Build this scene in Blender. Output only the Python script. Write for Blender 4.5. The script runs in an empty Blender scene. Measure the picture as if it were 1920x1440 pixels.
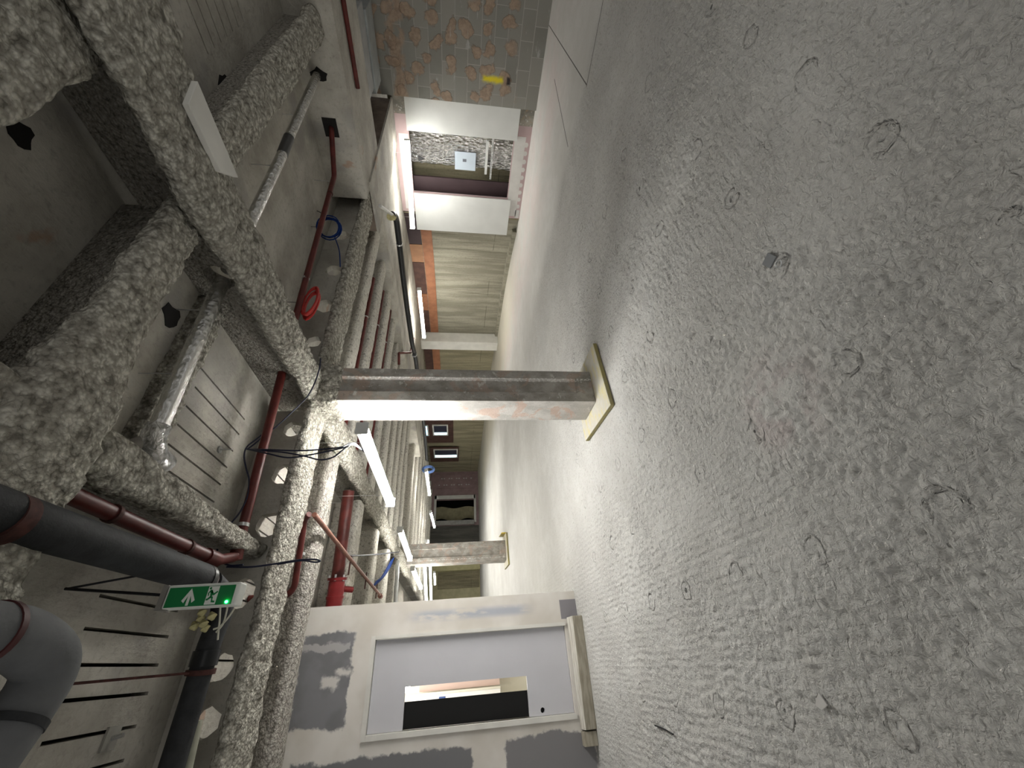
import bpy, math, random
import numpy as np
from mathutils import Vector, Matrix
from mathutils.geometry import tessellate_polygon

random.seed(7)
S = bpy.context.scene
COL = S.collection

# ------------------------------------------------------------------ camera
FPX = 741.0                       # focal length in pixels of the 1920 px wide frame
PITCH, ROLL, YAW = 0.13835, 0.0110, 0.61574
CAM_H = 1.45
cp, sp = math.cos(PITCH), math.sin(PITCH)
cr, sr = math.cos(ROLL), math.sin(ROLL)
cy, sy = math.cos(YAW), math.sin(YAW)
FW = Vector((sy*cp, cy*cp, -sp))
_rt = Vector((cy, -sy, 0)); _up = _rt.cross(FW)
RT = _rt*cr + _up*sr
UP = _up*cr - _rt*sr
cd = bpy.data.cameras.new('camera'); cam = bpy.data.objects.new('camera', cd); COL.objects.link(cam)
cd.sensor_fit = 'HORIZONTAL'; cd.sensor_width = 36.0; cd.lens = FPX/1920*36.0
cd.clip_start = 0.02; cd.clip_end = 200
# the phone was held on its side: world up points to the left edge of the picture
m = Matrix((-UP, RT, -FW)).transposed().to_4x4(); m.translation = (0, 0, CAM_H)
cam.matrix_world = m
S.camera = cam

# ------------------------------------------------------------------ world, exposure
S.view_settings.view_transform = 'Standard'
S.view_settings.look = 'None'
S.view_settings.gamma = 1.0
S.view_settings.use_curve_mapping = False
S.view_settings.exposure = 2.65
W = bpy.data.worlds.new('world'); S.world = W; W.use_nodes = True
W.node_tree.nodes['Background'].inputs[0].default_value = (1.0, 0.985, 0.95, 1)
W.node_tree.nodes['Background'].inputs[1].default_value = 0.115
S.cycles.use_denoising = True
S.cycles.max_bounces = 8
S.cycles.diffuse_bounces = 5
S.cycles.sample_clamp_indirect = 8.0
LAMP_STRENGTH = 22.0

def at(x, y, ax, v):
    """world point where the sight line through photo pixel (x, y) meets the plane axis ax = v"""
    d = FW*FPX + UP*(960-x) + RT*(720-y)
    c = Vector((0, 0, CAM_H)); t = (v-c[ax])/d[ax]
    return c + d*t

# ------------------------------------------------------------------ node helper
class M:
    def __init__(s, name, rough=0.85, metal=0.0, spec=0.3):
        s.m = bpy.data.materials.new(name); s.m.use_nodes = True
        s.t = s.m.node_tree; s.n = s.t.nodes; s.b = s.n['Principled BSDF']
        s.b.inputs['Roughness'].default_value = rough; s.b.inputs['Metallic'].default_value = metal
        s.b.inputs['Specular IOR Level'].default_value = spec
        s.g = s.n.new('ShaderNodeNewGeometry'); s.P = s.g.outputs['Position']
        q = s.n.new('ShaderNodeSeparateXYZ'); s.link(s.P, q.inputs[0]); s.X, s.Y, s.Z = q.outputs
        s.nb = None
    def link(s, a, b): s.t.links.new(a, b)
    def put(s, sock, v):
        if hasattr(v, 'is_output'): s.link(v, sock)
        elif isinstance(v, (tuple, list)) and len(v) == 3 and sock.type == 'RGBA': sock.default_value = (*v, 1)
        else: sock.default_value = v
    def math(s, op, a, b=0.0, c=0.0, clamp=False):
        n = s.n.new('ShaderNodeMath'); n.operation = op; n.use_clamp = clamp
        s.put(n.inputs[0], a); s.put(n.inputs[1], b); s.put(n.inputs[2], c); return n.outputs[0]
    def add(s, a, b): return s.math('ADD', a, b)
    def sub(s, a, b): return s.math('SUBTRACT', a, b)
    def mul(s, a, b): return s.math('MULTIPLY', a, b)
    def mx(s, a, b): return s.math('MAXIMUM', a, b)
    def mr(s, v, a, b, c=0.0, d=1.0):
        n = s.n.new('ShaderNodeMapRange'); n.clamp = True; n.interpolation_type = 'SMOOTHSTEP'
        for i, q in enumerate((v, a, b, c, d)): s.put(n.inputs[i], q)
        return n.outputs[0]
    def vec(s, x, y, z):
        n = s.n.new('ShaderNodeCombineXYZ')
        for i, q in enumerate((x, y, z)): s.put(n.inputs[i], q)
        return n.outputs[0]
    def scl(s, v, k):
        n = s.n.new('ShaderNodeVectorMath'); n.operation = 'MULTIPLY'; s.link(v, n.inputs[0]); n.inputs[1].default_value = k; return n.outputs[0]
    def noise(s, scale, detail=3, rough=0.55, vec=None, dist=0.0):
        n = s.n.new('ShaderNodeTexNoise'); s.link(vec or s.P, n.inputs['Vector'])
        n.inputs['Scale'].default_value = scale; n.inputs['Detail'].default_value = detail
        n.inputs['Roughness'].default_value = rough; n.inputs['Distortion'].default_value = dist
        return n.outputs['Fac']
    def vor(s, scale, vec=None, feat='F1', rnd=1.0, dims='3D'):
        n = s.n.new('ShaderNodeTexVoronoi'); n.voronoi_dimensions = dims; n.feature = feat; s.link(vec or s.P, n.inputs['Vector'])
        n.inputs['Scale'].default_value = scale; n.inputs['Randomness'].default_value = rnd
        return n.outputs['Distance']
    def mix(s, f, a, b):
        n = s.n.new('ShaderNodeMix'); n.data_type = 'RGBA'
        s.put(n.inputs[0], f); s.put(n.inputs[6], a); s.put(n.inputs[7], b); return n.outputs[2]
    def band(s, v, lo, hi, soft):
        """1 between lo and hi"""
        c, h = (lo+hi)/2, (hi-lo)/2
        return s.mr(s.math('ABSOLUTE', s.sub(v, c)), h+soft, h-soft)
    def box(s, u, lo, hi, v, lo2, hi2, soft=0.01, soft2=None):
        return s.mul(s.band(u, lo, hi, soft), s.band(v, lo2, hi2, soft if soft2 is None else soft2))
    def color(s, c): s.put(s.b.inputs['Base Color'], c); return s
    def bump(s, h, strength=0.5, dist=0.01):
        n = s.n.new('ShaderNodeBump'); s.put(n.inputs['Height'], h)
        n.inputs['Strength'].default_value = strength; n.inputs['Distance'].default_value = dist
        if s.nb: s.link(s.nb, n.inputs['Normal'])
        s.nb = n.outputs[0]; s.link(s.nb, s.b.inputs['Normal']); return s

def plain(name, col, rough=0.6, metal=0.0, var=0.12, scale=6.0, bump=0.0, bs=60.0, spec=0.3):
    q = M(name, rough, metal, spec); f = q.mr(q.noise(scale, 4), 0.3, 0.7)
    q.color(q.mix(f, tuple(c*(1-var) for c in col), tuple(min(1, c*(1+var)) for c in col)))
    if bump: q.bump(q.noise(bs, 3), bump, 0.004)
    return q.m
def emis(name, col, st):
    q = M(name); q.b.inputs['Base Color'].default_value = (*col, 1)
    q.b.inputs['Emission Color'].default_value = (*col, 1); q.b.inputs['Emission Strength'].default_value = st
    return q.m

# ------------------------------------------------------------------ materials
def mat_spray(name='sprayed_coating', c0=(.29, .275, .235), c1=(.60, .58, .51), s=30, lump=1.0):
    q = M(name, 0.95, spec=0.1)
    n1 = q.noise(s, 5, 0.65, dist=0.5); n2 = q.noise(2.2, 4)
    wv = q.vec(q.add(q.X, q.mul(n1, .02)), q.add(q.Y, q.mul(n1, -.02)), q.Z)
    v = q.vor(s*1.9, vec=wv); v2 = q.vor(s*.8, vec=wv)
    hh = q.add(q.add(q.mul(q.sub(1.0, v), .55), q.mul(q.sub(1.0, v2), .8)), q.mul(n1, .9))
    k = q.mr(hh, 0.95, 1.55)
    c = q.mix(k, c0, c1)
    c = q.mix(q.mr(n2, 0.45, 0.75, 0, 0.35), c, (.33, .305, .265))
    c = q.mix(q.mr(hh, 0.95, .70, 0, .6), c, (.07, .062, .05))
    q.color(c)
    q.bump(hh, 1.0, 0.022*lump)
    return q.m
SPRAY = mat_spray()
SPRAY_PALE = mat_spray('sprayed_coating_pale', (.52, .50, .45), (.64, .62, .56), 34, .35)
def mat_soffit():
    q = M('concrete_soffit', 0.92, spec=0.15)
    n = q.noise(2.5, 6, 0.6); f = q.noise(26, 5, 0.6); bm = q.noise(3, 3, vec=q.scl(q.P, (9, 1, 1)))
    c = q.mix(q.mr(n, 0.3, 0.7), (.33, .31, .27), (.47, .45, .40))
    c = q.mix(q.mr(f, 0.5, 0.75, 0, 0.5), c, (.24, .23, .20))
    c = q.mix(q.mr(q.noise(1.1, 3), 0.56, 0.66, 0, 0.55), c, (.26, .25, .24))
    c = q.mix(q.mr(q.noise(1.7, 4, vec=q.scl(q.P, (1, 2, 1))), 0.66, 0.72, 0, 0.6), c, (.36, .22, .14))
    q.color(c)
    q.bump(q.add(f, q.mul(bm, 0.6)), 0.7, 0.012)
    return q.m
SOFFIT = mat_soffit()
def mat_floor():
    q = M('screed_floor', 0.9, spec=0.2)
    big = q.noise(0.8, 4); mid = q.noise(5, 5, 0.6); fine = q.noise(55, 4, 0.65); grit = q.noise(130, 2)
    c = q.mix(q.mr(big, 0.35, 0.65), (.50, .492, .47), (.57, .565, .545))
    c = q.mix(q.mr(mid, 0.35, 0.7, 0, 0.4), c, (.45, .44, .415))
    c = q.mix(q.mr(fine, 0.55, 0.7, 0, 0.25), c, (.28, .27, .25))
    # pink dust near the right wall and by the camera
    wallm = q.mul(q.band(q.X, 6.6, 8.6, 0.8), q.band(q.Y, 1.5, 12, 1.0))
    c = q.mix(q.mul(wallm, q.mr(q.noise(1.6, 3), 0.35, 0.6, 0, 0.35)), c, (.52, .40, .39))
    pk = q.mr(q.math('SQRT', q.add(q.math('POWER', q.sub(q.X, .88), 2), q.math('POWER', q.sub(q.Y, 1.36), 2))), 0.32, 0.05, 0, 0.55)
    c = q.mix(q.mul(pk, q.mr(mid, 0.4, 0.6)), c, (.46, .36, .36))
    # yellowed strip along the far walls
    c = q.mix(q.mul(q.band(q.X, 7.6, 10.6, 0.9), q.mr(q.Y, 5, 9, 0, 0.45)), c, (.52, .47, .32))
    # pale plaster spatters beside the door
    sp_ = q.mul(q.mr(q.noise(26, 3, vec=q.scl(q.P, (1, .5, 1))), 0.66, 0.70), q.mul(q.band(q.X, -.7, .9, .3), q.band(q.Y, 3.4, 5.2, .3)))
    c = q.mix(q.mul(sp_, 0.8), c, (.75, .74, .70))
    # sawn joints on the smooth strip by the block wall
    def seg(ax0, ay0, ax1, ay1, w):
        L = math.hypot(ax1-ax0, ay1-ay0); ux, uy = (ax1-ax0)/L, (ay1-ay0)/L
        dx, dy = q.sub(q.X, ax0), q.sub(q.Y, ay0)
        t = q.add(q.mul(dx, ux), q.mul(dy, uy)); d = q.math('ABSOLUTE', q.sub(q.mul(dy, ux), q.mul(dx, uy)))
        return q.mul(q.mr(d, w*1.4, w*0.6), q.band(t, 0, L, 0.01))
    cr_ = q.mx(seg(5.62, 2.38, 7.35, 2.16, .007), q.mx(seg(5.38, 1.60, 9.2, 1.84, .006), seg(5.55, .6, 5.38, 1.62, .009)))
    c = q.mix(q.mul(cr_, 0.9), c, (.06, .055, .05))
    # pedestal glue rings on a square grid
    u = q.sub(q.math('FRACT', q.add(q.math('DIVIDE', q.sub(q.X, .285), .555), 50.5)), 0.5)
    v = q.sub(q.math('FRACT', q.add(q.math('DIVIDE', q.sub(q.Y, .462), .549), 50.5)), 0.5)
    wob = q.mul(q.sub(q.noise(4, 2), 0.5), 0.10); wob2 = q.mul(q.sub(q.noise(11, 2), 0.5), 0.05)
    u = q.add(u, wob); v = q.sub(v, wob)
    d = q.add(q.mul(q.math('SQRT', q.add(q.mul(u, u), q.mul(v, v))), .555), wob2)
    ring = q.band(d, .046, .058, .006)
    keep = q.mr(q.noise(7.3, 1), 0.44, 0.52)
    area = q.mul(q.mr(q.X, 4.4, 4.0), q.mr(q.Y, 6, 4))
    ringm = q.mul(q.mul(ring, keep), area)
    disc = q.mul(q.mr(d, .052, .044), q.mul(area, keep))
    dot = q.mul(q.mr(d, .010, .006), q.mul(area, q.mr(q.noise(3.1, 1), .5, .56)))
    c = q.mix(q.mul(ringm, 0.25), c, (.27, .255, .235)); c = q.mix(q.mul(dot, 0.8), c, (.06, .06, .06))
    # trowel comb marks: across on the right, lengthwise on the left
    def comb(coord, per, seed):
        w = q.add(q.mul(coord, 2*math.pi/per), q.mul(q.noise(2.2+seed, 3), 7.0))
        return q.mul(q.math('SINE', w), 0.5)
    brk = q.mr(q.noise(9, 4, .65), .36, .58)
    mx_ = q.mul(q.mr(q.X, 1.3, 2.3), q.mr(q.noise(1.3, 3, vec=q.scl(q.P, (.5, 2, 1))), .44, .58))
    my_ = q.mul(q.mr(q.X, 1.7, 0.9), q.mr(q.noise(1.5, 3, vec=q.scl(q.P, (2, .7, 1))), .36, .50))
    gx, gy = q.mul(comb(q.Y, .055, 0), mx_), q.mul(comb(q.X, .046, 1), my_)
    stx = q.mul(q.noise(20, 4, .6, vec=q.scl(q.P, (.35, 1.6, 1))), q.mr(q.X, 1.2, 2.4))
    sty = q.mul(q.noise(20, 4, .6, vec=q.scl(q.P, (1.6, .45, 1))), q.mr(q.X, 2.4, 1.2))
    lump = q.noise(36, 4, 0.62, dist=0.9); l2 = q.noise(15, 3, .6, dist=.5)
    rough_ = q.mr(q.noise(1.1, 3), .30, .60, .45, 1.0)
    far = q.mul(q.mr(q.X, 5.7, 5.3), q.mr(q.Y, 8.0, 3.0, .30, 1))
    scar = q.mr(q.noise(3.3, 3, vec=q.scl(q.P, (1, 4, 1))), 0.60, 0.68)
    h = q.add(q.mul(q.add(gx, gy), q.mul(brk, .30)), q.mul(q.add(q.add(q.mul(lump, 1.3), q.mul(l2, .8)), q.add(stx, sty)), rough_))
    h = q.mul(h, far)
    cfin = q.mix(q.mul(q.mr(lump, .54, .66, 0, .55), far), c, (.30, .29, .265))  # relief shade of the lumps, along with dirt, put into the colour
    cfin = q.mix(q.mul(q.mr(q.add(stx, sty), .60, .72, 0, .25), far), cfin, (.66, .65, .61))
    q.color(cfin)
    q.bump(h, 1.0, 0.020)
    q.bump(q.add(q.mul(fine, .5), q.mul(grit, .4)), 0.7, 0.006)
    q.bump(q.sub(q.mul(ringm, 1.0), q.add(q.mul(dot, 1.0), q.mul(disc, -.25))), 1.0, 0.012)
    q.bump(q.add(q.mul(cr_, -1.0), q.mul(scar, q.mul(far, -.35))), 0.8, 0.012)
    return q.m
FLOOR = mat_floor()
def mat_blocks():
    q = M('blockwork', 0.92, spec=0.15)
    n = q.n.new('ShaderNodeTexBrick'); q.link(q.vec(q.Y, q.Z, 0.0), n.inputs['Vector'])
    n.inputs['Scale'].default_value = 1.0; n.inputs['Brick Width'].default_value = 0.41; n.inputs['Row Height'].default_value = 0.221
    n.inputs['Mortar Size'].default_value = 0.006; n.inputs['Mortar Smooth'].default_value = 0.2
    n.inputs['Color1'].default_value = (.19, .185, .165, 1); n.inputs['Color2'].default_value = (.26, .25, .225, 1)
    n.inputs['Mortar'].default_value = (.34, .325, .295, 1)
    n.offset = 0.5
    c = n.outputs['Color']
    c = q.mix(q.mr(q.noise(2.0, 4), .35, .7, 0, .45), c, (.24, .24, .22))
    # plaster dabs on a loose grid
    wv = q.vec(q.add(q.Y, q.mul(q.noise(2.2, 1), .25)), q.add(q.Z, q.mul(q.noise(2.9, 1), .22)), 0.0)
    v = q.vor(3.1, vec=wv, rnd=0.6, dims='2D')
    dab = q.mul(q.mr(q.add(v, q.mul(q.sub(q.noise(9, 5, .7), .5), .6)), .36, .27), q.mul(q.mr(q.Z, .35, .6), q.mr(q.noise(1.2, 1), .36, .43)))
    col = q.mix(q.mr(q.noise(11, 5, .7), .3, .7), (.23, .165, .12), (.36, .27, .20))
    c = q.mix(q.mul(dab, .9), c, col)
    strip = q.mul(q.mr(q.math('ABSOLUTE', q.add(q.sub(q.Z, 2.52), q.mul(q.sub(q.noise(3.5, 3), .5), .30))), .14, .06), q.mr(q.noise(4, 3), .38, .5))
    c = q.mix(q.mul(strip, .9), c, col)
    c = q.mix(q.mr(q.noise(3.4, 4, vec=q.scl(q.P, (1, 1, 3))), .64, .72, 0, .5), c, (.42, .42, .40))
    # yellow spray stripe and black blot
    j = q.mul(q.sub(q.noise(14, 2), .5), .06)
    yel = q.box(q.add(q.Z, j), .69, 1.05, q.add(q.Y, j), 2.60, 2.69, .035)
    c = q.mix(yel, c, (.66, .55, .03))
    blk = q.box(q.add(q.Z, j), .55, .62, q.add(q.Y, j), 2.58, 2.70, .02)
    c = q.mix(q.mul(blk, .9), c, (.015, .015, .02))
    q.color(c)
    q.bump(n.outputs['Fac'], 0.5, -0.006); q.bump(q.mul(dab, 1.0), .8, .015); q.bump(q.noise(70, 3), .5, .006)
    return q.m
BLOCKS = mat_blocks()
def mat_boardmarked(name, a, b, dark=(.11, .10, .075)):
    q = M(name, 0.9, spec=0.15)
    s1 = q.noise(1.5, 5, .6, vec=q.scl(q.P, (3.2, 3.2, .35))); s2 = q.noise(3, 4, vec=q.scl(q.P, (5, 5, .25)))
    c = q.mix(q.mr(s1, .35, .65), a, b)
    c = q.mix(q.mr(s2, .55, .72, 0, .65), c, dark)
    c = q.mix(q.mr(q.noise(22, 4), .5, .7, 0, .25), c, dark)
    c = q.mix(q.mul(q.band(q.Z, .50, .515, .006), q.mr(q.noise(1.1, 2), .45, .5, 0, .8)), c, (.08, .07, .05))
    q.color(c); q.bump(q.add(s1, q.mul(s2, .5)), .5, .02)
    return q.m
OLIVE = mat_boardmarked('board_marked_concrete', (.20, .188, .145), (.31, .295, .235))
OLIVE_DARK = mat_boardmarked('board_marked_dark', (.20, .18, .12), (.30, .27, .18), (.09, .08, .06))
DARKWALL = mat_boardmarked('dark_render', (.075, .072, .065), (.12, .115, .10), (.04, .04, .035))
def mat_column(name, base, patch):
    q = M(name, 0.85, spec=0.25)
    n = q.noise(7, 5, .6, vec=q.scl(q.P, (1, 1, .7))); f = q.noise(60, 4)
    c = q.mix(q.mr(n, .35, .65), base[0], base[1])
    c = q.mix(q.mr(q.noise(4.2, 4, .6, dist=.8), .52, .60, 0, .6), c, patch)
    c = q.mix(q.mr(q.noise(9, 5, .7, dist=.5), .60, .64, 0, .5), c, (.62, .61, .58))
    c = q.mix(q.mr(f, .60, .72, 0, .5), c, (.10, .095, .085))
    c = q.mix(q.mul(q.band(q.X, 2.362, 2.382, .006), q.mr(q.noise(45, 3), .50, .58, 0, .8)), c, (.72, .71, .68))
    q.color(c); q.bump(q.add(n, q.mul(f, .35)), .6, .01)
    return q.m
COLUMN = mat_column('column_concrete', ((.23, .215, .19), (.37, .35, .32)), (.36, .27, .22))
COLUMN_PALE = mat_column('column_lit_side', ((.41, .395, .37), (.56, .54, .51)), (.50, .33, .25))  # lamplit copy of the column concrete, light put into the colour
def mat_partition():
    q = M('skimmed_partition', 0.8, spec=0.2)
    j = q.mul(q.sub(q.noise(5, 4, .6), .5), .16); jf = q.mul(q.sub(q.noise(22, 3), .5), .05)
    X, Z = q.add(q.X, q.add(j, jf)), q.add(q.Z, q.add(j, jf))
    plaster = q.mix(q.mr(q.noise(2.0, 3), .35, .65), (.53, .50, .45), (.63, .605, .565))
    g = (.165, .165, .17)
    c = q.mix(q.box(X, -.42, .38, Z, 2.52, 3.05, .015), plaster, q.mix(q.mr(q.noise(3, 3), .4, .6), g, (.20, .20, .21)))
    # dabs of filler on the grey board
    c = q.mix(q.box(X, -.12, -.02, Z, 2.62, 2.78, .02), c, (.55, .53, .50))
    c = q.mix(q.box(X, .00, .06, Z, 2.53, 2.66, .02), c, (.55, .53, .50))
    c = q.mix(q.box(X, .22, .29, Z, 2.56, 3.05, .01), c, (.36, .35, .345))
    # grey bands left of the door
    c = q.mix(q.box(X, -1.6, -.66, Z, 1.28, 2.95, .015), c, g)
    c = q.mix(q.box(X, -1.6, -.64, Z, .0, .93, .015), c, (.20, .195, .20))
    # bluish worn stripe right of the door and the grey foot
    c = q.mix(q.mul(q.box(q.X, .44, .53, q.Z, .60, 1.90, .035, .15), q.mr(q.noise(5, 4, vec=q.scl(q.P, (3, 1, 1))), .30, .52, 0, .85)), c, (.33, .35, .41))
    c = q.mix(q.box(q.X, .36, .56, q.Z, -.1, .20, .004), c, (.22, .21, .225))
    q.color(c); q.bump(q.noise(40, 3), .15, .003)
    return q.m
PARTITION = mat_partition()
def mat_yellowboard():
    q = M('overspray_timber', .8)
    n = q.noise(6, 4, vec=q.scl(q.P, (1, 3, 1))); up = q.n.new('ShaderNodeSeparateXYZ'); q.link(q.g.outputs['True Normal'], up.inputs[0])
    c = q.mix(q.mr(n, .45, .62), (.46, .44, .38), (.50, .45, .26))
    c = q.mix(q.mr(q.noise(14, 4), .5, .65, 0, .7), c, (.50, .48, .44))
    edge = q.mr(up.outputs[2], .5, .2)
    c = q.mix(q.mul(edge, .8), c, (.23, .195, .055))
    q.color(c); q.bump(q.noise(30, 3, vec=q.scl(q.P, (1, 6, 1))), .3, .004)
    return q.m
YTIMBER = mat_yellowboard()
def mat_timber(name, a, b, ax=(1, 8, 8)):
    q = M(name, .75); n = q.noise(5, 5, vec=q.scl(q.P, ax)); q.color(q.mix(q.mr(n, .35, .65), a, b)); q.bump(n, .3, .004); return q.m
TIMBER = mat_timber('weathered_timber', (.25, .225, .175), (.36, .33, .265))
TIMBER_TOP = mat_timber('plaster_smeared_timber', (.40, .37, .31), (.62, .60, .55))
def mat_foil(bscale=14, st=1.0):
    q = M('aluminium_foil_%d' % bscale, .32, 1.0)
    q.color(q.mix(q.noise(8, 3), (.62, .62, .61), (.86, .86, .84)))
    q.bump(q.add(q.mul(q.vor(bscale, vec=q.scl(q.P, (1, 1.6, .8))), 1.2), q.noise(bscale*1.2, 5, .65, dist=2.0)), st, .05)
    return q.m
FOIL = mat_foil(14, 1.0)
FOIL.node_tree.nodes['Principled BSDF'].inputs['Roughness'].default_value = .2
FOIL_PIPE = mat_foil(30, .3)
FOIL_PIPE.node_tree.nodes['Principled BSDF'].inputs['Roughness'].default_value = .24
RED = plain('red_pipe_paint', (.085, .015, .012), .45, 0, .25, 9)
RED_BRIGHT = plain('red_enamel', (.20, .018, .02), .3, 0, .15, 9)
RUST = plain('rusty_clip', (.06, .022, .018), .8, 0, .3, 30)
COPPER = plain('primed_pipe', (.20, .085, .06), .5, .1, .2, 9)
BLACK = plain('black_insulation', (.022, .023, .025), .75, 0, .3, 12, .4, 90)
BLACKPIPE = plain('black_pvc', (.012, .013, .014), .35, 0, .2, 12)
GREY_LAG = plain('grey_lagging', (.115, .118, .122), .85, 0, .15, 5, .4, 70)
CABLE = plain('dark_cable', (.012, .014, .035), .45)
CABLE_BLACK = plain('black_cable', (.01, .01, .012), .45)
BLUE = plain('blue_cable', (.010, .028, .12), .8, spec=.05)
BLUE_PALE = plain('pale_blue_cable', (.16, .28, .62), .5)
REDCABLE = plain('red_cable', (.42, .03, .025), .45)
STEEL = plain('galvanised_steel', (.55, .56, .56), .35, .85, .12, 12)
WHITE = plain('white_board', (.53, .54, .525), .7, 0, .03, 3)
WHITEPAINT = plain('white_paint', (.60, .59, .55), .6, 0, .06, 4)
PINK = plain('pink_plasterboard', (.40, .30, .30), .85, 0, .05, 3)
PINK_DIM = plain('pink_plasterboard_dim', (.27, .19, .19), .85, 0, .12, 3)  # dimmed copy of the pink plasterboard, shade put into the colour
JOINT = plain('joint_compound', (.50, .49, .47), .85, 0, .05, 6)
DOORGREY = plain('door_laminate', (.50, .50, .53), .6, 0, .02, 3)
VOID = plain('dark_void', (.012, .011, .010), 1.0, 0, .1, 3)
SHUT = plain('black_panel', (.004, .004, .004), .6, 0, .1, 3)
PURPLE = plain('aubergine_panel', (.045, .028, .031), .7, 0, .12, 3)
ORANGE = plain('orange_plywood', (.26, .11, .055), .7, 0, .15, 5)
ORANGE_PALE = plain('pale_plywood', (.29, .15, .08), .7, 0, .12, 5)
BROWN = plain('brown_board', (.07, .036, .028), .8, 0, .2, 5)
CREAM = plain('cream_wall', (.66, .64, .56), .8, 0, .03, 3)
CREAMPINK = plain('pale_pink_wall', (.62, .47, .42), .8, 0, .03, 3)
GREEN = plain('sign_green', (.008, .155, .045), .5, 0, .04, 3)
SIGNWHITE = plain('sign_white', (.62, .64, .60), .5, 0, .03, 3)
FOAM = plain('expanding_foam', (.50, .46, .24), .9, 0, .2, 40, .8, 50)
BRICKRED = plain('red_brick', (.30, .07, .04), .9, 0, .25, 30)
AQUA = plain('access_panel_grey', (.40, .46, .52), .5, 0, .03, 3)
BLACKTAPE = plain('black_tape', (.01, .01, .01), .5)
YELLOW = plain('yellow_tape', (.62, .46, .03), .5)
LAMPEM = emis('lamp_diffuser_glow', (1.0, .985, .945), LAMP_STRENGTH)
LAMPEM_FAR = emis('far_lamp_diffuser_glow', (1.0, .98, .92), LAMP_STRENGTH*.55)
LAMPEM_DIM = emis('dimmed_lamp_diffuser_glow', (1.0, .98, .92), LAMP_STRENGTH*.6)  # right-wall lamps, dimmed to keep the boards beside them from overexposing
ROOMEM = emis('corridor_lamp_glow', (1.0, .97, .92), 9)
SKYEM = emis('daylight_glass', (.24, .66, .95), 1.6)
SKYPALE = emis('pale_daylight_glass', (.50, .74, .82), .9)
LEDEM = emis('green_led', (.02, 1.0, .25), 6)

# ------------------------------------------------------------------ noise in numpy
def _h(ix, iy, iz, seed):
    n = (ix*374761393 + iy*668265263 + iz*2147483647 + seed*1274126177) & 0xFFFFFFFF
    n = ((n ^ (n >> 13))*1274126177) & 0xFFFFFFFF
    n = (n ^ (n >> 16)) & 0xFFFFFFFF
    return n/2147483647.5 - 1.0
def vnoise(p, seed=0):
    i = np.floor(p).astype(np.int64); f = p-i; f = f*f*(3-2*f); r = 0
    for a in (0, 1):
        for b in (0, 1):
            for c in (0, 1):
                w = (f[:, 0] if a else 1-f[:, 0])*(f[:, 1] if b else 1-f[:, 1])*(f[:, 2] if c else 1-f[:, 2])
                r = r + w*_h(i[:, 0]+a, i[:, 1]+b, i[:, 2]+c, seed)
    return r

# ------------------------------------------------------------------ object helpers
def tag(o, label=None, cat=None, group=None, kind=None):
    if label: o['label'] = label
    if cat: o['category'] = cat
    if group: o['group'] = group
    if kind: o['kind'] = kind
    return o
def thing(name, label, cat, loc, group=None):
    o = bpy.data.objects.new(name, None); COL.objects.link(o); o.location = loc; o.empty_display_size = .1
    return tag(o, label, cat, group)
def wloc(o):
    v = Vector((0, 0, 0))
    while o: v += Vector(o.location); o = o.parent
    return v
def mesh_obj(name, V, F, mat, parent=None, smooth=False, origin=None):
    V = np.asarray(V, dtype=float)
    if parent is not None: org = wloc(parent)
    elif origin is not None: org = Vector(origin)
    else: org = Vector(((V[:, 0].min()+V[:, 0].max())/2, (V[:, 1].min()+V[:, 1].max())/2, V[:, 2].min()))
    me = bpy.data.meshes.new(name)
    me.from_pydata((V-np.array(org)).tolist(), [], [tuple(f) for f in F])
    me.materials.append(mat)
    if smooth: me.polygons.foreach_set('use_smooth', [True]*len(me.polygons))
    me.update()
    o = bpy.data.objects.new(name, me); COL.objects.link(o)
    if parent is not None: o.parent = parent
    else: o.location = org
    return o
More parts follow.
